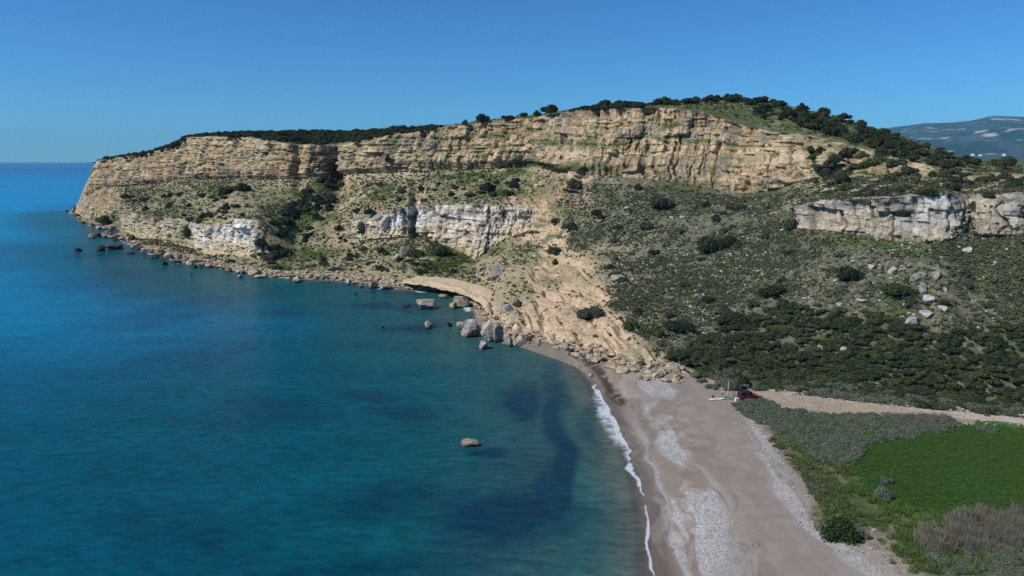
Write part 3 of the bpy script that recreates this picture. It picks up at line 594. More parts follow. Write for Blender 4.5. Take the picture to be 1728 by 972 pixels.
# ------------------------------------------------------------------ plant and rock prototypes
def leaf_cloud(n, lobes, size, flat=.8, seed=0, quad=False, inner=True):
    """many small leaf-clump faces spread over and inside a lumpy crown of unit radius (z from 0)"""
    r = np.random.default_rng(seed)
    L = []
    for i in range(lobes):
        a = r.random()*2*np.pi; rr = .72*np.sqrt(r.random()) if i else .12
        L.append((rr*np.cos(a), rr*np.sin(a), .16+.52*r.random()*(1-rr*.8), .20+.28*r.random() if i else .46))
    L = np.array(L); k = r.choice(len(L), n, p=L[:, 3]**2/np.sum(L[:, 3]**2))
    v = r.normal(size=(n, 3)); v /= np.linalg.norm(v, axis=1, keepdims=True); v[:, 2] = np.where(v[:, 2] < -.35, -v[:, 2], v[:, 2])
    rad = L[k, 3]*(1.08-.42*r.random(n)**1.6)
    c = L[k, :3]+v*rad[:, None]; c[:, 2] *= flat; c[:, 2] = np.maximum(c[:, 2], .02)
    nn = v+.75*r.normal(size=(n, 3)); nn /= np.linalg.norm(nn, axis=1, keepdims=True)
    t = np.cross(nn, r.normal(size=(n, 3))); t /= np.linalg.norm(t, axis=1, keepdims=True); bt = np.cross(nn, t)
    s = size*(.6+.8*r.random((n, 1)))
    V = np.concatenate([c-t*s, c+t*s*.9+bt*s*.25, c+bt*s*1.1-t*s*.1, c-bt*s*.55], 0)
    i = np.arange(n); F = np.stack([i, i+3*n, i+n, i+2*n], -1)
    if inner:   # dense twiggy heart of the crown
        for (lx, ly, lz, lr) in L:
            bm = bmesh.new(); bmesh.ops.create_icosphere(bm, subdivisions=2, radius=1)
            vv = np.array([p.co[:] for p in bm.verts]); tri = np.array([[q.index for q in f.verts] for f in bm.faces]); bm.free()
            vv = vv*lr*.62*(.8+.4*r.random((len(vv), 1)))+[lx, ly, lz]; vv[:, 2] = np.maximum(vv[:, 2]*flat, 0)
            F = np.concatenate([F, np.stack([tri[:, 0], tri[:, 1], tri[:, 2], tri[:, 2]], -1)+len(V)]) if False else F
            # triangles kept as thin quads by splitting: store as quads with midpoint
            mid = (vv[tri[:, 2]]+vv[tri[:, 0]])/2; b0 = len(V); V = np.concatenate([V, vv, mid])
            F = np.concatenate([F, np.stack([tri[:, 0]+b0, tri[:, 1]+b0, tri[:, 2]+b0, np.arange(len(tri))+b0+len(vv)], -1)])
    return V, F
def crown_mesh(name, *a, **k):
    V, F = leaf_cloud(*a, **k); return mesh_np(name, V, F)
def tuft_mesh(name, n, h, spread, wd, seed, bend=.35, seglen=2):
    """upright blades fanning out from a small footprint"""
    r = np.random.default_rng(seed); V, F = [], []
    for i in range(n):
        a = r.random()*2*np.pi; rr = spread*np.sqrt(r.random()); bx, by = rr*np.cos(a), rr*np.sin(a)
        hh = h*(.6+.5*r.random()); lx, ly = bend*hh*r.normal()*.6+bx*.3, bend*hh*r.normal()*.6+by*.3; b = r.random()*np.pi; wx, wy = wd*np.cos(b), wd*np.sin(b)
        k = len(V); V += [(bx-wx, by-wy, 0), (bx+wx, by+wy, 0), (bx+lx*.4+wx*.8, by+ly*.4+wy*.8, hh*.6), (bx+lx*.4-wx*.8, by+ly*.4-wy*.8, hh*.6), (bx+lx+wx*.2, by+ly+wy*.2, hh), (bx+lx-wx*.2, by+ly-wy*.2, hh)]
        F += [(k, k+1, k+2, k+3), (k+3, k+2, k+4, k+5)]
    return mesh_np(name, V, F)
def rock_mesh(name, seed, sub=4, cuts=11, flat=.75, rough=.06):
    r = np.random.default_rng(seed); bm = bmesh.new(); bmesh.ops.create_icosphere(bm, subdivisions=sub, radius=1)
    V = np.array([v.co[:] for v in bm.verts]); F = np.array([[q.index for q in f.verts] for f in bm.faces]); bm.free()
    for i in range(cuts):
        n = r.normal(size=3); n /= np.linalg.norm(n); h = .45+.34*r.random(); dd = V@n-h; V = V-np.maximum(dd, 0)[:, None]*n
    V = V*(1+rough*2.2*(fbm(V[:, 0]*2.2+seed, V[:, 1]*2.2, V[:, 2]*2.2, seed, 4)-.5)[:, None]*2)
    V[:, :2] /= np.abs(V[:, 0]).max(); V[:, 2] = (V[:, 2]-V[:, 2].min())/(V[:, 2].max()-V[:, 2].min())*1.3*flat-.3*flat
    return mesh_np(name, V, F)
rocks = [rock_mesh('boulder_shape', s, 4, 15+s % 6, .65+.1*(s % 4), .045) for s in range(1, 9)]
tallrocks = [rock_mesh('tall_boulder_shape', 40+s, 4, 12, 1.5, .08) for s in range(3)]
lowrocks = [rock_mesh('stone_shape', 20+s, 2, 8, .7, .06) for s in range(5)]
crowns = [crown_mesh('crown_shape', 1500, 9+s % 5, .062, .8, seed=s) for s in range(6)]
bigcrowns = [crown_mesh('dense_crown_shape', 3600, 15, .045, .85, seed=20+s) for s in range(3)]
wood_v = []
def trunk_mesh(seed, h=1.0):
    r = random.Random(seed); bm = bmesh.new()
    def limb(p0, p1, r0, r1):
        ax = (p1-p0).normalized(); u = ax.orthogonal().normalized(); v = ax.cross(u); a = []; b = []
        for i in range(6):
            t = i/6*2*math.pi; c = u*math.cos(t)+v*math.sin(t); a.append(bm.verts.new(p0+c*r0)); b.append(bm.verts.new(p1+c*r1))
        for i in range(6): bm.faces.new((a[i], a[(i+1) % 6], b[(i+1) % 6], b[i]))
    k = Vector((r.uniform(-.06, .06), r.uniform(-.06, .06), h*.45)); limb(Vector((0, 0, -.15)), k, .07, .05)
    for i in range(4):
        a = i*1.6+r.random(); e = k+Vector((math.cos(a)*.3, math.sin(a)*.3, h*.35)); limb(k, e, .04, .018)
    return bm_mesh('trunk_shape', bm)
trunks = [trunk_mesh(s) for s in range(3)]

def instancer(name, pts, scales, protos, mat, label=None, cat=None, tilt=.15, zs=None):
    """one uncountable cover: prototype clumps set on the given points by geometry nodes"""
    pc = bpy.data.collections.new(name+'_shapes')
    for i, me in enumerate(protos):
        m2 = me.copy(); m2.materials.clear(); m2.materials.append(mat); o = bpy.data.objects.new(name+'_shape', m2); pc.objects.link(o)
    n = len(pts); me = bpy.data.meshes.new(name); me.vertices.add(n); me.vertices.foreach_set('co', np.asarray(pts, np.float32).ravel())
    sc3 = np.repeat(np.asarray(scales, np.float32)[:, None], 3, 1)
    if zs is not None: sc3[:, 2] *= zs
    a = me.attributes.new('sc', 'FLOAT_VECTOR', 'POINT'); a.data.foreach_set('vector', sc3.ravel())
    rot = np.stack([rng.normal(size=n)*tilt, rng.normal(size=n)*tilt, rng.random(n)*6.283], -1).astype(np.float32)
    a = me.attributes.new('ro', 'FLOAT_VECTOR', 'POINT'); a.data.foreach_set('vector', rot.ravel())
    a = me.attributes.new('ix', 'INT', 'POINT'); a.data.foreach_set('value', rng.integers(0, len(protos), n).astype(np.int32))
    o = link(name, me); tag(o, label, cat, kind='stuff')
    g = bpy.data.node_groups.new(name+'_scatter', 'GeometryNodeTree')
    g.interface.new_socket('Geometry', in_out='INPUT', socket_type='NodeSocketGeometry'); g.interface.new_socket('Geometry', in_out='OUTPUT', socket_type='NodeSocketGeometry')
    gi = g.nodes.new('NodeGroupInput'); go = g.nodes.new('NodeGroupOutput'); ip = g.nodes.new('GeometryNodeInstanceOnPoints'); ci = g.nodes.new('GeometryNodeCollectionInfo')
    ci.inputs['Collection'].default_value = pc; ci.inputs['Separate Children'].default_value = True; ci.inputs['Reset Children'].default_value = True
    def na(nm, ty):
        x_ = g.nodes.new('GeometryNodeInputNamedAttribute'); x_.data_type = ty; x_.inputs['Name'].default_value = nm; return x_.outputs['Attribute']
    g.links.new(gi.outputs[0], ip.inputs['Points']); g.links.new(ci.outputs[0], ip.inputs['Instance']); ip.inputs['Pick Instance'].default_value = True
    g.links.new(na('ix', 'INT'), ip.inputs['Instance Index']); g.links.new(na('sc', 'FLOAT_VECTOR'), ip.inputs['Scale'])
    er = g.nodes.new('FunctionNodeEulerToRotation'); g.links.new(na('ro', 'FLOAT_VECTOR'), er.inputs[0]); g.links.new(er.outputs[0], ip.inputs['Rotation'])
    g.links.new(ip.outputs[0], go.inputs[0]); md = o.modifiers.new('scatter', 'NODES'); md.node_group = g
    return o

# ------------------------------------------------------------------ uncountable covers
flatg = 1-sm(.75, .9, steep)
lowp = [crown_mesh('low_plant_shape', 90, 2, .20, .7, seed=60+s, inner=False) for s in range(4)]
def zone(poly, soft=10): return sm(-soft, soft, sdpoly(PX+14*(n_a-.5)*2, PY+10*(n_g-.5)*2, poly))
scrub_poly = [(1128, 606), (1150, 585), (1200, 560), (1260, 530), (1330, 508), (1400, 530), (1480, 525), (1530, 545), (1600, 560), (1650, 545), (1728, 560), (2500, 560), (2500, 800), (1728, 700), (1500, 676), (1290, 652), (1180, 630)]
zs_ = zone(scrub_poly, 7)*(SG >= 2)
gw = gar*(sf > 2)*(sf < 5.8)*(1-.55*(sf > 4.6))*flatg*(1-zs_)*(1-scree)*(1-bank)
pts = scatter(gw*(.2+sm(.40, .56, n_b*.5+n_g*.5)), 46000); instancer('garrigue_cover', pts, .22+.55*rng.random(len(pts))**2, lowp, M['low_plant'], 'low grey-green herbs covering the stony slope', 'ground cover')
gl = (1-gar*.9)*(sf > 2.3)*(sf < 6)*(1-cliff)*(1-scree*.8)*(1-.5*sm(770, 830, PX)*sm(410, 450, PY))*sm(160, 200, PX)
pts = scatter(gl*(.15+sm(.36, .55, n_b*.5+n_g*.5)), 15000); instancer('slope_herbs', pts, .3+.8*rng.random(len(pts))**2, lowp, M['dry_plant'], 'dry olive herbs growing over the tan cliff slopes', 'ground cover')
pts = scatter(np.clip(green-.15, 0, 1)*(sf > 2)*(1-cliff*.6), 5500); instancer('green_herbs', pts, .3+.75*rng.random(len(pts))**2, lowp, M['bush_leaf'], 'fresh green weeds in the damp patches of the slopes', 'weeds')
tz = (sf > 4.9)*(sf < 9.6)*(1-cliff)*sm(1290, 1380, PX)+plat*(PX > 160)*.9*(PX < 1900)
pts = scatter(tz*sm(.36, .5, n_b), 6500); instancer('terrace_herbs', pts, .4+.95*rng.random(len(pts))**2, lowp, M['shrub_leaf'], 'low dark herbs on the terrace and clifftop', 'ground cover')
pts = scatter(zs_*(.3+.7*sm(.40, .5, n_b)), 5200); instancer('scrub', pts, .5+1.9*rng.random(len(pts))**2, crowns, M['scrub_leaf'], 'dense dark green scrub filling the foot of the slope', 'scrub', zs=.7)
rw_ = zone([(1230, 184), (1290, 178), (1318, 167), (1345, 178), (1400, 192), (1450, 208), (1500, 224), (1550, 242), (1600, 259), (1655, 272), (1665, 282), (1600, 288), (1540, 278), (1480, 262), (1420, 240), (1350, 220), (1280, 200)], 6)*(SG >= 8)
pts = scatter(rw_*sm(.2, .4, n_b)*(PX < 1700), 2600); instancer('ridge_undergrowth', pts, .8+1.5*rng.random(len(pts)), crowns, M['dark_leaf'], 'dark bushes filling the wood on the ridge', 'undergrowth', zs=.8)
cw_ = zone([(960, 184), (1050, 175), (1100, 171), (1200, 164), (1300, 164), (1300, 169), (1200, 170), (1100, 177), (1050, 182), (970, 190)], 2)*(SG >= 9)*(SG < 10)
pts = scatter(cw_*sm(.34, .5, n_b), 420); instancer('crest_undergrowth', pts, .7+1.4*rng.random(len(pts)), crowns, M['dark_leaf'], 'dark low bushes along the crest of the hill', 'undergrowth', zs=.7)
pw_ = zone([(318, 230), (350, 226), (400, 224), (500, 221), (600, 220), (700, 215), (745, 213), (700, 221), (645, 229), (600, 239), (540, 244), (490, 242), (440, 234), (360, 229)], 2)*(SG >= 9)*(SG < 10)
pts = scatter(pw_*(PX < 760), 1100); instancer('plateau_undergrowth', pts, 1.2+2.2*rng.random(len(pts)), crowns, M['dark_leaf'], 'dark bushes filling the wood on the plateau', 'undergrowth', zs=.8)
te_ = zone([(164, 268), (200, 262), (250, 254), (295, 242), (318, 228), (322, 234), (297, 250), (250, 262), (200, 270), (166, 275)], 2)*(SG >= 8)*(SG < 10)
pts = scatter(te_*1., 260); instancer('headland_undergrowth', pts, 1.2+1.8*rng.random(len(pts)), crowns, M['dark_leaf'], 'dark bushes along the rim of the headland tip', 'undergrowth', zs=.7)
ed = zone([(1165, 632), (1230, 628), (1300, 655), (1420, 662), (1560, 680), (1728, 694), (1728, 704), (1500, 682), (1400, 674), (1290, 664), (1230, 662), (1180, 645)], 3)
pts = scatter(ed*(~roadm), 170); instancer('grey_scrub', pts, .9+1.0*rng.random(len(pts)), crowns, M['grey_leaf'], 'grey-green saltbush fringing the dark scrub along the track', 'scrub', zs=.9)
belt = zone([(1242, 680), (1290, 668), (1325, 692), (1420, 700), (1600, 700), (1618, 716), (1560, 730), (1470, 745), (1440, 775), (1410, 782), (1370, 772), (1330, 745), (1290, 715), (1255, 695)], 4)
pts = scatter(belt*(SG == 1)*(~roadm), 1500); instancer('saltbush_belt', pts, .5+.65*rng.random(len(pts)), crowns, M['grey_leaf'], 'grey-green saltbush belt between beach and green field', 'scrub', zs=.75)
bb = zone([(1300, 740), (1370, 775), (1440, 790), (1450, 860), (1520, 920), (1560, 975), (1500, 960), (1440, 905), (1390, 860), (1350, 800)], 6)
pts = scatter(bb*(SG == 1)*sm(.42, .56, n_b)*(bq > 2), 1300); instancer('beach_weeds', pts, .15+.4*rng.random(len(pts))**2, lowp, M['low_plant'], 'low weeds along the top of the beach', 'weeds')
grs = [tuft_mesh('grass_tuft_shape', 26, .5, .35, .02, 90+s) for s in range(3)]
pts = scatter(sm(2, 40, bq)*sm(.36,.56,n_b*.6+n_a*.4)*(SG == 1)*(fd < 1)*(~roadm)*(PX > 1300)*(PX < 1900)*1., 3800); instancer('grass', pts, .6+.9*rng.random(len(pts)), grs, M['grass'], 'green grass around the field edge', 'grass', .1)
pts = scatter((sm(-14, 16, fd+14*(n_c-.5)))*(SG == 1)*(PX < 1800)*(~roadm)*(bq > 8)*(.45+.55*rows_)*(.4+sm(.38, .58, n_a)), 38000); instancer('crop_cover', pts, .25+.45*rng.random(len(pts)), grs, M['crop'], 'bright green young cereal crop in the field', 'crop', .1)
rdt = [tuft_mesh('reed_shape', 60, 1.55, .55, .014, 190+s, .22) for s in range(3)]
rz = zone([(1552, 905), (1590, 885), (1640, 868), (1700, 872), (1728, 878), (1900, 884), (1900, 925), (1728, 922), (1640, 930), (1590, 940), (1565, 925)], 12)
pts = scatter(rz*(SG <= 1)*(.12+sm(.42,.58,n_b)), 800); instancer('reeds', pts, .7+.5*rng.random(len(pts)), rdt, M['reed'], 'pale dry reeds at the corner of the field', 'reeds', .12)
rz2 = zone([(1560, 920), (1640, 925), (1728, 930), (1900, 930), (1900, 1060), (1660, 1010), (1600, 985), (1570, 950)], 4)
pts = scatter(rz2*(SG <= 1)*(.2+sm(.4,.6,n_b)), 520); instancer('corner_saltbush', pts, .5+.6*rng.random(len(pts)), crowns, M['grey_leaf'], 'grey-green saltbush below the dry reeds', 'scrub', zs=.7)
rz3 = zone([(1500, 702), (1560, 698), (1612, 702), (1600, 710), (1520, 712)], 3)
pts = scatter(rz3*(SG <= 1)*(~roadm), 110); instancer('far_reeds', pts, .5+.4*rng.random(len(pts)), rdt, M['reed'], 'brown dry reeds between the track and saltbush belt', 'reeds', .12)
pts = scatter(gw*sm(.45, .6, n_c)*sm(.4, .55, n_a), 5200); instancer('hillside_stones', pts, .10+.5*rng.random(len(pts))**5+.04, lowrocks, M['pale_stone'], 'small pale stones strewn over the garrigue slope', 'stones')
rb = ((SG == 2)*(FR < .35)+(SG == 1)*(S > -1.5)*(FR > .82))*(PX < 1150)*(1-(PX > 960)*(SG == 1)*(FR < .93))
pts = scatter(rb*(.25+sm(.3, .5, n_b)), 4600); instancer('rubble', pts, .15+1.5*rng.random(len(pts))**4, lowrocks, M['tan_rock'], 'broken tan rubble along the foot of the cliffs', 'rubble')
bankm = scree*.6+bank*1.
pts = scatter(bankm*(SG >= 2), 1500); instancer('scree', pts, .10+.7*rng.random(len(pts))**5, lowrocks, M['tan_rock'], 'loose tan scree on the eroding slope', 'scree')
pts = scatter(np.clip(peb-.35, 0, 1)**1.5*(SG == 1)*(S > 2), 2600); instancer('pebbles', pts, .05+.09*rng.random(len(pts))**2, lowrocks[:2], M['pale_stone'], 'pale pebbles in banks along the beach', 'pebbles')
tp = (bq < 3)*(bq > -30)*(SG == 1)*(PX > 1255)
pts = scatter(tp*1., 1500); instancer('shingle', pts, .06+.2*rng.random(len(pts))**3, lowrocks[:3], M['pale_stone'], 'grey shingle at the top of the beach', 'shingle')

# ------------------------------------------------------------------ boulders
mats = {'g': 'grey_rock', 'w': 'white_rock', 't': 'tan_rock', 'd': 'dark_rock', 'p': 'pale_stone'}
_rk = {}
def rock(px, py, wpx, hpx, tone, label=None, group=None, shape=None, sea=False, rz=None, sub=0.0, name='boulder', cat='boulder', hs=1.0):
    p = water_at(px, py) if sea else at(px, py)
    k = p.y/FPX; i = random.randrange(len(rocks)) if shape is None else shape
    src = (tallrocks if i >= 10 else rocks)[i % 10]; key = (src.name, tone)
    if key not in _rk: m2 = src.copy(); m2.materials.clear(); m2.materials.append(M[mats[tone]]); _rk[key] = m2
    o = link(name, _rk[key], loc=p)
    sx = wpx*k/2; o.scale = (sx, sx*random.uniform(.7, .95), hs*hpx*k*.85/(.9 if i < 10 else 1.5))
    o.rotation_euler = (0, 0, random.uniform(0, 6.28) if rz is None else rz)
    if rz is None and abs(o.scale.x-o.scale.y)/o.scale.x > .5: o.rotation_euler.z = 0
    o.location.z -= sub*hpx*k
    tag(o, label, cat, group); return o
SEA = [
 (131, 424, 15, 7, 'd', 'lone low black rock in the sea off the headland', 2), (173, 423, 18, 12, 'd', 'pointed black rock in the shallows left of the long brown rock', 1),
 (196, 420, 26, 12, 'd', 'long dark brown rock in the shallows off the white sea cliff', 3), (262, 436, 22, 9, 'd', 'flat black slab in the water before the big tan boulders', 2),
 (278, 447, 15, 9, 'd', 'jagged dark rock awash below the cream cliff', 4), (222, 428, 14, 5, 'd', 'low dark rock awash right of the long brown rock', 5), (323, 464, 5, 4, 'd', 'tiny black rock alone off the white cliffs', 6),
 (629, 486, 22, 18, 'g', 'grey boulder at the waterline left of the sandstone ledge, its right side dark', 0), (649, 488, 22, 13, 'g', 'low grey boulder beside the ledge, right of a taller grey one', 3),
 (600, 497, 8, 5, 'd', 'small dark rock awash left of the grey boulders', 1), (719, 520, 34, 25, 'g', 'pyramid-shaped grey boulder standing in the water before the ledge', 7),
 (723, 553, 20, 16, 'g', 'rounded grey boulder alone in the water left of the big boulder group', 5), (757, 551, 15, 9, 'd', 'low dark rock between the rounded boulder and the boulder group', 2),
 (686, 516, 18, 5, 'd', 'flat dark reef rock left of the pyramid-shaped boulder', 4), (646, 552, 9, 4, 'd', 'small black rock awash far out before the ledge', 6),
 (765, 520, 22, 12, 't', 'low tan slab lying in the cove below the tan wedge', 2), (776, 517, 34, 27, 't', 'tan wedge of fallen rock under the right end of the ledge', 0), (748, 503, 18, 10, 't', 'small pale slab under the ledge behind the pyramid-shaped boulder', 3),
 (804, 514, 30, 9, 't', 'flat pale rock joining the tan wedge to the shore', 4),
 (798, 566, 42, 34, 'w', 'large grey and white boulder at the left of the shore group', 6), (784, 556, 26, 22, 'g', 'grey boulder leaning behind the large white-sided boulder', 3), (822, 575, 26, 46, 'w', 'tall white-streaked upright boulder in the shore group', 10), (840, 577, 26, 42, 'g', 'tall dark-streaked boulder beside the white-streaked one', 11),
 (856, 562, 20, 30, 'w', 'pale squared block behind the two tall boulders', 12), (857, 583, 22, 27, 'g', 'grey wedge boulder right of the tall boulders', 1), (879, 584, 28, 27, 'w', 'pale grey boulder with a split face at the right of the group', 5),
 (816, 588, 28, 15, 'g', 'flat grey rock lying in front of the tall boulders', 2), (896, 583, 14, 12, 'g', 'small grey boulder at the right end of the shore group', 4),
 (996, 637, 14, 7, 'p', 'small pale rock where the surf begins on the beach', 2)]
for px, py, a, b, t_, lb, sh in SEA: rock(px, py, a, b, t_, lb, shape=sh, sea=True)
r_ = rock(790, 752, 40, 17, 't', 'oblong tan rock alone in the bay over dark water', shape=3, sea=True, rz=-.35); r_.scale.y *= .45; r_.scale.x *= .95
LAND = [
 (249, 424, 24, 17, 't', 'big tan boulder with a dark side at the waterline below the cream cliff', 4), (232, 416, 22, 12, 't', 'sloping brown-sided boulder left of the big tan one', 2), (268, 428, 26, 16, 't', 'broad tan boulder right of the big tan one', 1),
 (285, 434, 22, 18, 't', 'upright tan boulder before the small gully', 5), (322, 447, 22, 20, 't', 'brown boulder below the jagged white cliff', 0), (334, 438, 24, 16, 't', 'tan boulder leaning on the foot of the jagged cliff', 7), (388, 442, 20, 15, 'd', 'dark tilted boulder before the white buttress', 3),
 (428, 462, 30, 12, 't', 'long tilted tan slab on the shore below the gully', 2), (442, 466, 24, 10, 't', 'grey-tan slab right of the long tilted one', 3), (500, 473, 22, 15, 't', 'tan boulder with a dark right side before the small green bush', 6),
 (683, 425, 32, 17, 'g', 'flat-topped grey boulder on the slope below the white cliff', 1), (672, 436, 20, 16, 'w', 'white broken boulder left below the flat-topped grey one', 5), (838, 464, 32, 32, 'g', 'rugged grey boulder standing out of the orange slope', 4), (1047, 472, 30, 22, 'g', 'large flat-faced grey boulder alone on the dark slope', 3),
 (852, 523, 30, 22, 'w', 'white boulder in the rubble above the tall boulders', 0), (872, 512, 24, 20, 'g', 'grey boulder right of the white one above the shore group', 6), (836, 548, 20, 14, 't', 'orange-tan boulder behind the tall boulders', 2),
 (905, 577, 22, 14, 't', 'tan boulder at the waterline right of the shore group', 1), (930, 572, 18, 12, 't', 'tan boulder in the rubble before the eroding bank', 5), (953, 583, 20, 14, 'g', 'grey-tan boulder above the dark seaweed', 4), (1000, 604, 14, 8, 'p', 'white stone lying on the seaweed edge', 2), (985, 594, 16, 8, 'p', 'white stone in the rubble above the seaweed', 3),
 (1541, 546, 30, 22, 'p', 'biggest pale grey boulder above the dark scrub', 0), (1562, 530, 28, 15, 'p', 'broad pale boulder just above the biggest one', 3), (1556, 488, 14, 22, 'p', 'narrow upright pale boulder under the flat grey one', 10), (1566, 506, 22, 17, 'p', 'broken pale boulder between the upright and the broad ones', 4),
 (1548, 468, 28, 14, 'g', 'flat grey boulder above the upright pale one', 2), (1576, 466, 20, 16, 'g', 'grey boulder right of the flat grey one', 6), (1506, 457, 18, 15, 'p', 'pale rounded boulder left of the flat grey one, near the dark bush', 5), (1522, 455, 13, 9, 'g', 'small grey boulder touching the pale rounded one', 1),
 (1470, 450, 13, 12, 'p', 'pale boulder at the right end of the dark bush', 7), (1484, 451, 11, 9, 'g', 'dark-edged grey stone right of the pale boulder by the bush', 2), (1591, 520, 16, 13, 'p', 'pale boulder right of the broken one', 3), (1594, 488, 12, 8, 'p', 'small pale boulder on the right of the boulder string', 1), (1650, 556, 14, 11, 'p', 'pale stone at the top of the scrub, far from the others', 6),
 (1383, 586, 15, 8, 'p', 'leftmost pale rock of three showing in the dark scrub', 2), (1401, 585, 12, 8, 'p', 'middle pale rock of three showing in the dark scrub', 4), (1424, 587, 20, 8, 'p', 'rightmost pale rock of three showing in the dark scrub', 1),
 (1452, 505, 16, 7, 'p', 'flat pale stone on the slope below the dark bush', 3), (1462, 498, 8, 6, 'p', 'small round pale stone beside the flat one', 5), (1416, 511, 12, 6, 'p', 'pale stone at the edge of the brown scrub', 0), (1373, 526, 12, 7, 'p', 'pale stone beside the bare gap in the scrub', 6),
 (1633, 423, 18, 11, 'p', 'pale yellowish boulder below the right end of the white cliff', 2), (1150, 365, 10, 6, 'p', 'left of two pale stones above the dark double bush', 4), (1130, 367, 10, 6, 'p', 'pale stone left of the pair above the double bush', 1), (1056, 350, 10, 6, 'p', 'pale stone under the lower tan crag', 5), (1010, 372, 20, 8, 'g', 'low grey rock under the round green bush', 3),
 (1630, 714, 9, 5, 'w', 'white stone at the corner of the field', 0), (1718, 716, 14, 6, 'w', 'white stone beside the track at the far side of the field', 1), (1664, 713, 7, 4, 'w', 'small white stone between the other two by the field', 2),
 (1473, 893, 9, 5, 'w', 'white stone right of the big round bush', 3), (1512, 869, 7, 4, 'w', 'white stone in the grass above the path of weeds', 4), (1582, 955, 8, 5, 'w', 'white stone before the grey saltbush in the corner', 5)]
for px, py, a, b, t_, lb, sh in LAND: rock(px, py, a, b, t_, lb, shape=sh, sub=.08)
for lab, grp, poly, n, tones, smin, smax in (
 ('small angular rock in the rubble around the headland tip', 'rocks round the headland tip', [(122, 358), (140, 374), (165, 382), (203, 387)], 30, 'ttd', 5, 11),
 ('tan rock in the spit of boulders left of the cream cliff', 'boulders of the rocky spit', [(160, 402), (185, 402), (205, 404), (222, 408)], 22, 'ttd', 8, 16),
 ('angular rock on the boulder shore under the white sea cliffs', 'boulders under the sea cliffs', [(240, 424), (300, 440), (350, 452), (400, 460), (440, 466)], 60, 'tttgd', 6, 17),
 ('tan rock on the rubble shore between the gully and the ledge', 'rocks on the rubble shore', [(450, 467), (500, 472), (560, 474), (610, 478), (670, 488)], 55, 'tttgd', 5, 13),
 ('orange-tan rock in the rubble below the eroding bank', 'rocks below the eroding bank', [(812, 525), (835, 552), (870, 570), (920, 582), (965, 594), (1010, 602), (1060, 610), (1110, 618)], 100, 'tttgd', 5, 15)):
    pl = np.array(poly, float)
    for i in range(n):
        k = random.random()*(len(pl)-1); j = int(k); q_ = pl[j]+(pl[j+1]-pl[j])*(k-j)
        px, py = q_[0]+random.gauss(0, 4), q_[1]+random.gauss(-2, 4.0); s_ = smin+(smax-smin)*random.random()**2
        p = at(px, py)
        rock(px, py, s_, s_*random.uniform(.5, .85), random.choice(tones), lab, grp, sea=p.z < .2, name='rock', cat='rock')

# ------------------------------------------------------------------ the overhanging sandstone ledge
def build_ledge():
    path = [(672, 480), (690, 484), (715, 488), (740, 493), (765, 499), (790, 507), (812, 519), (828, 532)]
    pts = []
    for i in range(121):
        k = i/120*(len(path)-1); j = min(int(k), len(path)-2); a, b = np.array(path[j]), np.array(path[j+1]); q_ = a+(b-a)*(k-j); pts.append(unproj(q_[0], q_[1], z=1.7))
    pts = np.array(pts); V = []; prof = [(9, .6), (3.5, .9), (1.2, 1.2), (.25, 1.45), (0, 1.7), (.05, 2.0), (.5, 2.2), (.45, 2.4), (1.3, 2.7), (1.4, 2.9), (3.0, 3.2), (6, 3.6), (10, 4.0)]
    for i, (x0, y0, _) in enumerate(pts):
        u = i/120; th = (.75+.3*math.sin(u*3.1)+.35*u)*min(1, u*8+.15, (1-u)*10+.3)
        for j, (o_, z_) in enumerate(prof):
            nx = float(fbm(np.array([x0/5.]), np.array([j*.45]), None, 401, 3)[0]-.5)
            V.append((x0+o_*.35+nx*.3, y0+o_+max(0, .12-u)*60+max(0, u-.92)*60+nx*3.2*(1 if j > 1 else .3), .9+1.5*min(1, u*9, (1-u)*6)*(1 if z_ < 3.1 else .6)+(z_-.9)*th+nx*.9))
    n = len(prof); F = []
    for i in range(120):
        for j in range(n-1): F.append((i*n+j, (i+1)*n+j, (i+1)*n+j+1, i*n+j+1))
    me = mesh_np('rock_ledge', V, F, False); o = link('rock_ledge', me, M['ledge_rock']); tag(o, 'smooth tan sandstone ledge overhanging the water at the cliff foot', 'rock ledge')
build_ledge()

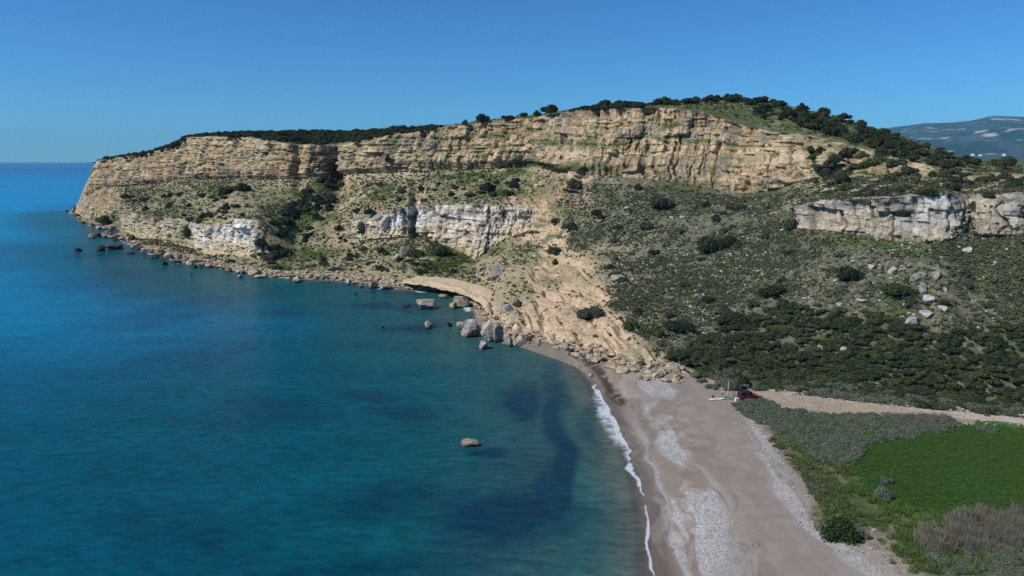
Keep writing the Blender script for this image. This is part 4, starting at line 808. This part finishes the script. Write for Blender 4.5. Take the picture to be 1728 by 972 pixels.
# ------------------------------------------------------------------ shrubs and trees
_cm = {}
def crown_of(i, mat, big=False):
    k = (i, mat, big)
    if k not in _cm: m2 = (bigcrowns if big else crowns)[i].copy(); m2.materials.clear(); m2.materials.append(M[mat]); _cm[k] = m2
    return _cm[k]
for m_ in trunks: m_.materials.clear(); m_.materials.append(M['bark'])
def shrub(px, py, wpx, hpx, mat, label, group=None, big=False, sea=False, name='shrub', cat='shrub'):
    p = at(px, py); k = p.y/FPX
    o = link(name, crown_of(random.randrange(3 if big else 6), mat, big), loc=p); s_ = wpx*k/2
    o.scale = (s_, s_*random.uniform(.8, 1.1), hpx*k*.95); o.rotation_euler = (0, 0, random.uniform(0, 6.28)); o.location.z -= .12*hpx*k
    if abs(wpx) > 50: o.rotation_euler.z = random.choice((0, 3.14))
    tag(o, label, cat, group); return o
SH = [(1195, 420, 62, 34, 'dark_leaf', 'very large dark shrub on the mid slope, left half of the double clump', 1), (1230, 412, 46, 28, 'dark_leaf', 'large dark shrub merging into the right of the biggest clump', 1), (1113, 345, 54, 24, 'shrub_leaf', 'wide dark grey shrub under the lower tan crag', 1),
 (1003, 361, 28, 14, 'dark_leaf', 'round deep green shrub alone beside the orange slope', 1), (1304, 496, 62, 26, 'dark_leaf', 'wide dark shrub on the open slope above the scrub', 1), (1232, 542, 76, 30, 'scrub_leaf', 'broad green shrub on the slope left of the dense scrub', 1),
 (1430, 466, 64, 28, 'dark_leaf', 'wide dark shrub left of the boulder string', 1), (1520, 492, 62, 28, 'scrub_leaf', 'large dark shrub in the middle of the boulder string', 1), (1090, 383, 30, 18, 'shrub_leaf', 'grey-green shrub beside the thin rock outcrop', 0), (1420, 307, 36, 26, 'dark_leaf', 'dark shrub on the sandy upper terrace, right of the crag', 1),
 (1400, 283, 26, 14, 'shrub_leaf', 'small grey shrub above the dark one on the upper terrace', 0), (1332, 384, 34, 26, 'shrub_leaf', 'dark shrub at the left end of the white cliff', 0), (1191, 507, 26, 17, 'dark_leaf', 'small round dark shrub between slope and green scrub', 0), (967, 314, 30, 22, 'shrub_leaf', 'grey shrub just below the upper cliff, above the orange scar', 0),
 (965, 383, 40, 16, 'shrub_leaf', 'grey-green shrub left below the round deep green one', 0), (937, 375, 24, 13, 'shrub_leaf', 'small grey shrub at the top edge of the orange slope', 0), (935, 425, 26, 20, 'dark_leaf', 'dark shrub wrapped round a pale stone on the orange slope', 0), (935, 443, 16, 14, 'shrub_leaf', 'small dark shrub below the one around the stone', 0),
 (990, 532, 52, 30, 'shrub_leaf', 'large grey shrub above the eroding bank', 1), (1150, 552, 62, 22, 'dark_leaf', 'low dark shrub right above the bank', 1), (1106, 562, 34, 22, 'bush_leaf', 'bright green shrub on the edge of the bank', 0), (1062, 552, 36, 24, 'bush_leaf', 'green shrub left of the bright green one on the bank edge', 0),
 (1077, 316, 16, 14, 'dark_leaf', 'dark shrub in the cleft of the lower crag', 0), (1562, 330, 40, 18, 'dark_leaf', 'brownish shrub standing on the rim of the white cliff', 1), (1640, 353, 20, 20, 'bush_leaf', 'green plant growing in the cleft of the white cliff', 0), (1667, 330, 22, 14, 'dark_leaf', 'dark shrub on the rim above the white cliff cleft', 0),
 (1290, 400, 24, 14, 'shrub_leaf', 'small shrub right of the large double clump', 0), (1240, 350, 44, 14, 'shrub_leaf', 'flat grey shrub under the tallest lower crag', 0), (470, 452, 24, 10, 'bush_leaf', 'fresh green bush on the shore below the gully', 0), (410, 318, 26, 20, 'dark_leaf', 'dark green shrub at the head of the headland slope', 0), (388, 320, 40, 12, 'dark_leaf', 'dark row of growth under the headland cliff', 0),
 (312, 400, 16, 32, 'bush_leaf', 'green ivy-like growth in the cleft between the white cliffs', 0), (180, 372, 32, 18, 'bush_leaf', 'green bush low on the headland tip', 0), (655, 270, 12, 16, 'shrub_leaf', 'grey shrub clinging to the upper cliff face', 0), (820, 318, 34, 18, 'dark_leaf', 'dark shrub on the grassy band below the upper cliff', 0), (866, 312, 20, 20, 'dark_leaf', 'dark green shrub at the right end of the grassy band', 0),
 (622, 362, 20, 14, 'dark_leaf', 'dark shrub at the left end of the white cliff band', 0), (700, 430, 46, 20, 'bush_leaf', 'green shrub right of the flat-topped grey boulder', 0), (740, 425, 50, 24, 'bush_leaf', 'large green shrub in the hollow under the white cliff', 1),
 (1413, 900, 88, 50, 'bush_leaf', 'big round dark green bush at the top of the beach', 1), (1448, 905, 36, 32, 'grey_leaf', 'grey-green bush touching the right of the big round one', 1), (1382, 892, 24, 26, 'reed', 'dry twiggy grey bush at the left of the big round one', 0), (1487, 835, 44, 32, 'grey_leaf', 'round grey-green bush standing in the edge of the field', 1), (1492, 812, 26, 20, 'grey_leaf', 'small grey tuft behind the round bush in the field', 0),
 (1453, 823, 18, 8, 'grey_leaf', 'low grey plant left of the round bush in the field', 0), (1665, 725, 44, 12, 'grey_leaf', 'flat grey bush at the far edge of the field', 1), (1640, 882, 38, 22, 'grey_leaf', 'pale blue-grey bush behind the dry reeds', 1),
 (1240, 655, 34, 34, 'grey_leaf', 'tall grey-green bush left of the red vehicle', 1), (1277, 655, 26, 22, 'grey_leaf', 'grey-green bush behind the hood of the red vehicle', 1), (1253, 650, 30, 34, 'scrub_leaf', 'dark bush right behind the roof of the red vehicle', 1), (1256, 689, 30, 12, 'grey_leaf', 'low grey bush at the beach end of the saltbush belt', 1)]
for px, py, a, b, m_, lb, bg_ in SH: shrub(px, py, a, b, m_, lb, big=bool(bg_))
def in_poly_pts(poly, n):
    p = np.array(poly, float); lo, hi = p.min(0), p.max(0); out = []
    while len(out) < n:
        q_ = lo+(hi-lo)*np.array([random.random(), random.random()])
        if inside(np.array([q_[0]]), np.array([q_[1]]), poly)[0]: out.append(q_)
    return out
for lab, grp, poly, n, ms, a, b in (
 ('dark shrub in the wooded gully on the headland', 'shrubs in the headland gully', [(545, 302), (578, 302), (560, 350), (520, 400), (470, 445), (435, 440), (440, 400), (480, 350)], 70, ['dark_leaf', 'shrub_leaf', 'dark_leaf', 'bush_leaf'], 12, 26),
 ('dusty shrub on the headland slope above the white sea cliffs', 'shrubs on the headland slope', [(190, 335), (300, 318), (420, 325), (430, 360), (330, 375), (210, 350)], 34, ['shrub_leaf', 'dark_leaf', 'bush_leaf'], 8, 20),
 ('shrub on the spur between the gully and the white cliff band', 'shrubs on the spur', [(590, 330), (640, 400), (700, 440), (830, 470), (640, 460), (540, 455), (560, 380)], 44, ['shrub_leaf', 'bush_leaf', 'dark_leaf'], 8, 20),
 ('shrub on the green band under the main upper cliff', 'shrubs below the upper cliff', [(600, 305), (760, 300), (900, 292), (880, 330), (760, 335), (640, 345)], 36, ['shrub_leaf', 'bush_leaf', 'dark_leaf'], 8, 18),
 ('scattered dark shrub on the open garrigue slope', 'shrubs on the garrigue slope', [(960, 330), (1330, 345), (1340, 400), (1728, 425), (1728, 520), (1500, 520), (1300, 505), (1160, 560), (1040, 530), (960, 400)], 60, ['shrub_leaf', 'dark_leaf', 'shrub_leaf', 'low_plant'], 9, 26),
 ('brownish shrub on the sandy terrace above the white cliff', 'shrubs on the upper terrace', [(1360, 250), (1450, 250), (1560, 285), (1728, 300), (1728, 318), (1560, 325), (1400, 330), (1360, 300)], 75, ['shrub_leaf', 'dark_leaf', 'shrub_leaf', 'bush_leaf'], 12, 30)):
    for px, py in in_poly_pts(poly, n):
        s_ = random.uniform(a, b)
        l2, g2 = lab, grp
        if 'gully' in grp: w_ = 'upper' if py < 365 else 'lower'; l2 = 'dark shrub in the %s part of the wooded headland gully' % w_; g2 = 'shrubs in the %s gully' % w_
        if 'terrace' in grp: w_ = 'left' if px < 1530 else 'right'; l2 = 'brownish shrub on the %s half of the sandy terrace above the white cliff' % w_; g2 = 'shrubs on the %s half of the terrace' % w_
        if 'garrigue' in grp: w_ = 'left' if px < 1300 else 'right'; l2 = 'scattered dark shrub on the %s part of the open garrigue slope' % w_; g2 = 'shrubs on the %s garrigue slope' % w_
        shrub(px, py, s_, s_*random.uniform(.45, .75), random.choice(ms), l2, g2)
_tp = {}
def tree(px, py, wpx, hpx, label, group=None, mat='dark_leaf', big=False):
    p = at(px, py); k = p.y/FPX; t_ = empty('tree', p-Vector((0, 0, .1)), random.uniform(0, 6.28)); W, H = wpx*k/2, hpx*k
    c = link('crown', crown_of(random.randrange(3 if big else 6), mat, big), parent=t_); c.scale = (W, W*random.uniform(.85, 1.1), H*.95); c.location = (0, 0, H*.14)
    b = link('trunk', random.choice(trunks), parent=t_); b.scale = (W*1.1, W*1.1, H*.75)
    tag(t_, label, 'tree', group); return t_
for px, py, a, b, lb in (
 (785, 210, 14, 12, 'small dark tree on the skyline left of the round one'), (815, 207, 28, 20, 'round dark tree alone on the clifftop skyline'), (855, 200, 24, 10, 'low wide tree on the skyline right of the lone round one'), (884, 196, 16, 11, 'small tree on the skyline just left of the taller twin crown'),
 (905, 193, 16, 10, 'small tree filling the skyline gap before the twin crown'), (928, 192, 34, 20, 'broad brownish tree with a twin crown on the skyline'), (1695, 283, 46, 24, 'dark round tree before the distant green field at the right edge')):
    tree(px, py, a, b, lb, big=a > 25)
for lab, grp, poly, n, a, b, sh in (
 ('dark evergreen in the line of trees along the middle skyline', 'trees along the middle skyline', [(975, 182), (1050, 173), (1085, 174), (1085, 180), (1000, 186)], 30, 11, 22, .5),
 ('dark evergreen on the crest of the hill above the green meadow', 'trees on the crest', [(1100, 172), (1200, 164), (1310, 164), (1310, 172), (1200, 170), (1110, 177)], 38, 11, 22, .52),
 ('dark evergreen in the wood on the right-hand ridge', 'trees of the ridge wood', [(1260, 172), (1315, 170), (1345, 178), (1400, 192), (1450, 206), (1500, 222), (1550, 240), (1600, 258), (1650, 271), (1655, 280), (1600, 284), (1540, 272), (1480, 256), (1420, 232), (1350, 212), (1280, 196)], 146, 13, 26, .58),
 ('dark tree in the wood on the plateau behind the headland cliff', 'trees of the plateau wood', [(322, 231), (350, 226), (400, 224), (500, 222), (600, 221), (700, 216), (742, 214), (700, 220), (645, 229), (600, 239), (540, 244), (490, 241), (440, 234), (360, 229)], 58, 12, 22, .5),
 ('small dark tree along the edge of the headland tip', 'trees on the headland tip', [(166, 270), (200, 265), (250, 257), (295, 244), (318, 231), (318, 234), (297, 249), (250, 260), (200, 268)], 22, 8, 15, .55)):
    for px, py in in_poly_pts(poly, n):
        s_ = random.uniform(a, b); l2, g2 = lab, grp
        if 'ridge' in grp: w_ = 'top' if px < 1400 else ('middle' if px < 1520 else 'low end'); l2 = 'dark evergreen at the %s of the sloping ridge wood' % w_; g2 = 'trees at the %s of the ridge wood' % w_
        if 'plateau' in grp: w_ = 'west' if px < 520 else 'east'; l2 = 'dark tree in the %s half of the plateau wood behind the headland cliff' % w_; g2 = 'trees of the %s plateau wood' % w_
        tree(px, py, s_, s_*sh*random.uniform(.65, 1.3), l2, g2)

# ------------------------------------------------------------------ things on the beach
def box(bm, c, s, bev=0.0, rot=None):
    r = bmesh.ops.create_cube(bm, size=1); vs = r['verts']
    for v in vs:
        v.co = Vector((v.co.x*s[0], v.co.y*s[1], v.co.z*s[2]))
        if rot is not None: v.co.rotate(rot)
        v.co += Vector(c)
    if bev:
        es = list({e for v in vs for e in v.link_edges}); bmesh.ops.bevel(bm, geom=es, offset=bev, segments=2, affect='EDGES', profile=.6)
def prism(bm, outline, y0, y1):
    a = [bm.verts.new((x, y0, z)) for x, z in outline]; b = [bm.verts.new((x, y1, z)) for x, z in outline]
    bm.faces.new(a[::-1]); bm.faces.new(b); n = len(a)
    for i in range(n): bm.faces.new((a[i], a[(i+1) % n], b[(i+1) % n], b[i]))
    bmesh.ops.recalc_face_normals(bm, faces=bm.faces)
def cyl(bm, c, r, h, axis='Z', seg=20, r2=None):
    res = bmesh.ops.create_cone(bm, cap_ends=True, segments=seg, radius1=r, radius2=r if r2 is None else r2, depth=h)
    for v in res['verts']:
        if axis == 'Y': v.co = Vector((v.co.x, v.co.z, v.co.y))
        if axis == 'X': v.co = Vector((v.co.z, v.co.y, v.co.x))
        v.co += Vector(c)
def part(name, parent, mat, fn, smooth=False):
    bm = bmesh.new(); fn(bm); return link(name, bm_mesh(name, bm, smooth), mat, parent)
red = plain('red_paint', (.26, .012, .010), .35); blk = plain('black_canvas', (.012, .012, .015), .8); tyre = plain('tyre_rubber', (.02, .02, .02), .9); rimm = plain('rim_metal', (.25, .25, .26), .4, .6)
glass = plain('window_glass', (.03, .035, .04), .08, 0, .8); lampm = plain('headlight_glass', (.7, .7, .68), .15); whitep_ = plain('white_gelcoat', (.78, .78, .76), .35); lit_red = plain('red_paint_sunlit', (.36, .045, .016), .45)  # bonnet and front fenders: same red, its sunlit orange tone painted in
jp = at(1261, 671); jeep = empty('off_road_car', jp, math.radians(12)); tag(jeep, 'red off-road car with a black canvas roof parked beside the bushes', 'car')
def body(bm):
    prism(bm, [(-2.0, .55), (-2.0, 1.15), (.75, 1.15), (.75, 1.05), (1.85, 1.0), (1.9, .6), (1.55, .6), (1.45, .85), (1.0, .85), (.85, .5), (-.85, .5), (-.95, .85), (-1.5, .85), (-1.6, .55)], -.78, .78)
part('body', jeep, red, body)
part('bonnet', jeep, lit_red, lambda bm: (box(bm, (1.3, 0, 1.06), (1.15, 1.1, .14), .04)))
for s_ in (-1, 1):
    part('fender', jeep, lit_red, lambda bm: box(bm, (1.25, s_*.82, .93), (1.1, .3, .08), .03))
    part('fender', jeep, blk, lambda bm: box(bm, (-1.25, s_*.84, .93), (.95, .22, .06), .02))
    part('window', jeep, glass, lambda bm: box(bm, (-.35, s_*.765, 1.47), (1.1, .02, .4), .0))
    d_ = part('door', jeep, red, lambda bm: box(bm, (.15, s_*.80, .82), (.9, .03, .6), .01))
    part('handle', d_, blk, lambda bm: box(bm, (-.2, s_*.83, 1.0), (.14, .03, .04), .0))
    part('headlight', jeep, lampm, lambda bm: cyl(bm, (1.9, s_*.5, .87), .11, .05, 'X'))
    part('mirror', jeep, blk, lambda bm: box(bm, (.72, s_*.95, 1.3), (.06, .2, .18), .02))
part('roof', jeep, blk, lambda bm: prism(bm, [(-1.98, 1.16), (-1.9, 1.78), (-1.7, 1.86), (.35, 1.84), (.55, 1.78), (.72, 1.20), (.66, 1.20), (.42, 1.7), (-1.2, 1.72), (-1.3, 1.16)], -.76, .76))
part('windscreen', jeep, glass, lambda bm: prism(bm, [(.74, 1.17), (.80, 1.17), (.60, 1.72), (.56, 1.72)], -.68, .68))
part('bumper', jeep, blk, lambda bm: box(bm, (2.02, 0, .62), (.14, 1.5, .16), .03)); part('bumper', jeep, blk, lambda bm: box(bm, (-2.08, 0, .55), (.12, 1.4, .14), .03))
part('grille', jeep, blk, lambda bm: [box(bm, (1.89, -.3+i*.1, .84), (.03, .045, .3)) for i in range(7)])
for x_ in (-1.22, 1.25):
    for s_ in (-1, 1):
        wh = part('wheel', jeep, tyre, lambda bm: cyl(bm, (x_, s_*.74, .38), .38, .26, 'Y', 24)); part('rim', wh, rimm, lambda bm: cyl(bm, (x_, s_*.875, .38), .2, .03, 'Y', 16))
sw = part('spare_wheel', jeep, tyre, lambda bm: cyl(bm, (-2.16, .1, 1.0), .36, .22, 'X', 24)); part('rim', sw, rimm, lambda bm: cyl(bm, (-2.28, .1, 1.0), .18, .03, 'X', 16))
def hull(bm):
    n = 22; rings = []
    for i in range(n+1):
        u = i/n; x_ = (u-.5)*3.5; wd = .40*max(.03, (1-abs(2*u-1)**2.6))**.6; rk = .16*max(0, u-.7)**1.2*3
        rings.append([bm.verts.new((x_, a*wd, b+rk)) for a, b in ((-1, .08), (-.8, .14), (0, .155), (.8, .14), (1, .08), (.7, .01), (0, 0), (-.7, .01))])
    for a, b in zip(rings[:-1], rings[1:]):
        for i in range(8): bm.faces.new((a[i], a[(i+1) % 8], b[(i+1) % 8], b[i]))
    bm.faces.new(rings[0][::-1]); bm.faces.new(rings[-1])
bp_ = at(1209, 672); bd = empty('paddle_board', bp_+Vector((0, 0, .05)), math.radians(8)); tag(bd, 'long white paddle board lying on the sand', 'paddle board')
part('hull', bd, whitep_, hull, True); part('deck_pad', bd, plain('grey_pad', (.5, .52, .53), .9), lambda bm: box(bm, (-.5, 0, .158), (1.2, .5, .012), 0)); part('fin', bd, blk, lambda bm: prism(bm, [(-1.5, .02), (-1.3, .02), (-1.55, -.12)], -.01, .01))
bg1 = at(1202, 668); bgo = link('dark_bag', None) if False else None
bm = bmesh.new(); box(bm, (0, 0, .18), (.5, .32, .34), .09); tag(link('bag', bm_mesh('bag', bm, True), plain('maroon_cloth', (.09, .02, .025), .9), loc=bg1), 'small dark bag on the sand behind the white board', 'bag')

def figure(name, joints, radii, edges, parent, mat, loc=None):
    me = bpy.data.meshes.new(name); me.from_pydata([Vector(j) for j in joints], edges, []); o = link(name, me, mat, parent)
    sk = o.modifiers.new('skin', 'SKIN'); sk.use_smooth_shade = True
    for i, r in enumerate(radii): me.skin_vertices[0].data[i].radius = r if isinstance(r, tuple) else (r, r)
    me.skin_vertices[0].data[0].use_root = True
    o.modifiers.new('smooth', 'SUBSURF').levels = 1; o.modifiers['smooth'].render_levels = 1
    return o
skin = plain('skin', (.42, .24, .17), .6); hair = plain('dark_hair', (.02, .014, .012), .8)
def person(px, py, rz, label, top, bottom, pose):
    root = empty('person', at(px, py), rz); tag(root, label, 'person')
    if pose == 'stand':
        J = [(0, 0, .93), (0, .02, 1.12), (0, 0, 1.40), (0, .01, 1.5), (.0, .02, 1.60), (.0, .03, 1.68), (.17, 0, 1.40), (.24, .05, 1.14), (.20, .26, 1.02), (.19, .34, 1.0), (-.17, 0, 1.40), (-.25, .02, 1.13), (-.24, .12, .90), (-.24, .15, .82), (.09, 0, .88), (.11, .03, .48), (.11, -.02, .08), (.12, .12, .03), (-.09, 0, .88), (-.12, .0, .48), (-.14, -.05, .08), (-.15, .09, .03)]
    else:   # sitting low with drawn-up knees
        J = [(0, 0, .30), (0, .03, .50), (0, .09, .76), (0, .12, .86), (0, .15, .96), (0, .17, 1.04), (.17, .09, .76), (.24, .22, .54), (.16, .42, .50), (.10, .48, .50), (-.17, .09, .76), (-.24, .22, .54), (-.16, .42, .50), (-.10, .48, .50), (.10, .04, .28), (.13, .42, .50), (.12, .50, .08), (.12, .62, .04), (-.10, .04, .28), (-.13, .42, .50), (-.12, .50, .08), (-.12, .62, .04)]
    R = [(.14, .10), (.13, .095), (.15, .09), .055, (.08, .095), (.072, .085), .065, .045, .036, .034, .065, .045, .036, .034, .09, .065, .045, .035, .09, .065, .045, .035]
    E = [(0, 1), (1, 2), (2, 3), (3, 4), (4, 5), (2, 6), (6, 7), (7, 8), (8, 9), (2, 10), (10, 11), (11, 12), (12, 13), (0, 14), (14, 15), (15, 16), (16, 17), (0, 18), (18, 19), (19, 20), (20, 21)]
    # hands: palm continued by four fingers and a thumb
    for h, o_ in ((9, 8), (13, 12)):
        p = Vector(J[h]); d = (p-Vector(J[o_])).normalized(); sdv = d.cross(Vector((0, 0, 1))); sdv = sdv.normalized() if sdv.length > .1 else Vector((0, 1, 0))
        for f, (off, ln) in enumerate(((-.03, .075), (-.01, .085), (.01, .08), (.03, .065))):
            J.append(tuple(p+sdv*off+d*ln)); R.append(.009); E.append((h, len(J)-1))
        J.append(tuple(p+sdv*-.06+d*.03)); R.append(.01); E.append((h, len(J)-1))
    b = figure('body', J, R, E, root, skin)
    s = [J[i] for i in (0, 1, 2, 6, 7, 10, 11)]
    figure('shirt', s, [(.155, .115), (.148, .112), (.165, .11), .08, .062, .08, .062], [(0, 1), (1, 2), (2, 3), (3, 4), (2, 5), (5, 6)], root, top)
    mid = lambda a, c, f=.75: tuple(Vector(J[a]).lerp(Vector(J[c]), f))
    figure('shorts', [J[0], J[14], mid(14, 15), J[18], mid(18, 19)], [(.16, .12), .105, .09, .105, .09], [(0, 1), (1, 2), (0, 3), (3, 4)], root, bottom)
    hd = Vector(J[5]); 
    def hairf(bm):
        r = bmesh.ops.create_uvsphere(bm, u_segments=16, v_segments=10, radius=.108)
        for v in list(bm.verts):
            if v.co.y > .03 and v.co.z < .04: v.co.y = .03
            v.co.z *= 1.05; v.co += hd+Vector((0, -.022, -.01))
    part('hair', root, hair, hairf, True)
    def facef(bm):
        for sx in (-.03, .03): r = bmesh.ops.create_uvsphere(bm, u_segments=8, v_segments=6, radius=.012); [setattr(v, 'co', v.co+hd+Vector((sx, .082, -.03))) for v in r['verts']]
    part('eyes', root, hair, facef, True)
    return root
person(1218.5, 668, math.radians(150), 'person with dark hair and a pale pink top standing by the white board', plain('pink_cloth', (.50, .32, .32), .9), plain('black_cloth', (.02, .02, .025), .9), 'stand')
person(1236, 667, math.radians(200), 'person in a lilac-grey top sitting between the board and the car', plain('lilac_cloth', (.36, .33, .38), .9), plain('navy_cloth', (.03, .035, .06), .9), 'sit')
# green beach mat, small items
gp = at(1228, 670); bm = bmesh.new(); n_ = 10
vs = [[bm.verts.new(((i/n_-.5)*2.2, (j/6-.5)*1.5, .10+.07*math.sin(i*1.3+j*2.1)+.04*math.cos(j*2.7-i))) for j in range(7)] for i in range(n_+1)]
for i in range(n_):
    for j in range(6): bm.faces.new((vs[i][j], vs[i+1][j], vs[i+1][j+1], vs[i][j+1]))
r_ = bmesh.ops.extrude_face_region(bm, geom=bm.faces[:]); [setattr(v, 'co', v.co-Vector((0, 0, .04))) for v in r_['geom'] if isinstance(v, bmesh.types.BMVert)]
tag(link('beach_mat', bm_mesh('beach_mat', bm, True), plain('green_cloth', (.10, .20, .15), .9), loc=gp), 'crumpled grey-green mat on the sand before the seated person', 'beach mat')
cb = empty('cool_box', at(1243, 674), .3); tag(cb, 'white cool box with a dark side in front of the red car', 'cool box')
part('box', cb, whitep_, lambda bm: box(bm, (0, 0, .30), (.75, .48, .56), .04)); part('lid', cb, plain('cream_plastic', (.72, .70, .64), .5), lambda bm: box(bm, (0, 0, .63), (.79, .52, .09), .03)); part('handle', cb, blk, lambda bm: box(bm, (-.41, 0, .42), (.04, .3, .05), .01))
ch = empty('folding_chair', at(1250, 677), -.6); tag(ch, 'low cream folding chair beside the cool box', 'chair')
crm = plain('cream_cloth', (.72, .66, .56), .9); part('seat', ch, crm, lambda bm: box(bm, (0, 0, .32), (.55, .5, .05), .02)); part('backrest', ch, crm, lambda bm: prism(bm, [(-.28, .34), (-.24, .34), (-.42, .85), (-.46, .85)], -.25, .25))
for a in (-.22, .22):
    for b in (-.22, .22): part('leg', ch, rimm, lambda bm: cyl(bm, (a, b, .16), .015, .32))
pl = empty('pole', at(1228, 664), 0); tag(pl, 'thin pale upright pole in the bushes beside the seated person', 'pole'); part('shaft', pl, whitep_, lambda bm: cyl(bm, (0, 0, 1.45), .045, 3.0, seg=10)); part('cap', pl, crm, lambda bm: cyl(bm, (0, 0, 2.98), .06, .06, seg=10))
lg = at(1334, 664); bm = bmesh.new(); cyl(bm, (0, 0, .12), .14, 2.3, 'X', 10, .1); tag(link('driftwood_log', bm_mesh('driftwood_log', bm, True), plain('weathered_wood', (.42, .39, .33), .9), loc=lg), 'bleached log lying beside the track by the scrub', 'log')
def twig(bm):
    cyl(bm, (0, 0, .06), .05, 1.1, 'X', 8, .02); cyl(bm, (.1, .15, .07), .03, .5, 'Y', 8, .012)
bm = bmesh.new(); twig(bm); tag(link('driftwood_branch', bm_mesh('driftwood_branch', bm, True), M['bark'], loc=at(1081, 709), ), 'dark driftwood branch on the sand above the surf', 'branch')
bk = empty('plank', at(1272, 672), .9); tag(bk, 'tan plank leaning at the front of the red car', 'plank'); part('board', bk, plain('raw_wood', (.45, .30, .16), .8), lambda bm: box(bm, (0, 0, .3), (2.0, .14, .04), .01, __import__('mathutils').Euler((0, -.25, 0))))
for i, (px, py, a, lb) in enumerate(((1181, 793, 4, 'white stone right of the middle pebble bank'), (1176, 803, 3.5, 'small white stone below another on the open sand'), (1236, 879, 5, 'white stone above the lower pebble bank'), (1278, 916, 4.5, 'right one of a pair of white stones on the sand'), (1267, 918, 4, 'left one of a pair of white stones on the sand'), (1232, 838, 3.5, 'lone pale stone by the tip of the lower pebble bank'), (1145, 652, 4, 'white stone on the sand under the eroding bank'), (1212, 762, 3, 'tiny white stone on the open sand below the car'))):
    rock(px, py, a, a*.7, 'w', lb, name='stone', cat='stone', shape=i % 8)

# ------------------------------------------------------------------ distant farm buildings on the plain
def far_building(px, py, d, w_, l_, h_, label, wallc, roofc, gable=True):
    X_, Y_, Z_ = unproj(px, py, d=d); o = empty('farm_building', (X_, Y_, Z_), -.5); tag(o, label, 'building', None)
    part('wall', o, wallc, lambda bm: box(bm, (0, 0, h_/2-1), (l_, w_, h_+2)))
    part('roof', o, roofc, lambda bm: (prism(bm, [(-l_/2-.5, h_+.02), (0, h_+w_*.16), (l_/2+.5, h_+.02)], -w_/2-.4, w_/2+.4)))
    for i in range(5): part('window', o, glass, lambda bm: box(bm, (-l_/2+l_*(i+.5)/5, -w_/2-.03, h_*.55), (l_*.08, .1, h_*.3)))
wh_ = plain('white_wall', (.72, .71, .68), .8); wr = plain('pale_roof', (.66, .68, .70), .6); dr = plain('dark_wall', (.12, .12, .14), .8)
for px, py, l_, h_, lb, wc, rc in ((1641, 260, 14, 5, 'small white house at the left of the distant farm row', wh_, wr), (1654, 260.5, 12, 4, 'small white farm shed left of the long pale roof', wh_, wr), (1671, 260.5, 58, 6, 'long low farm hall with a pale roof on the plain', dr, wr), (1694, 260.5, 12, 6, 'white house right of the long farm hall', wh_, wr), (1712, 261, 40, 6, 'dark long shed at the right end of the farm row', dr, plain('rust_roof', (.20, .09, .06), .8))):
    far_building(px, py+2, 3000, 12, l_, h_, lb, wc, rc)
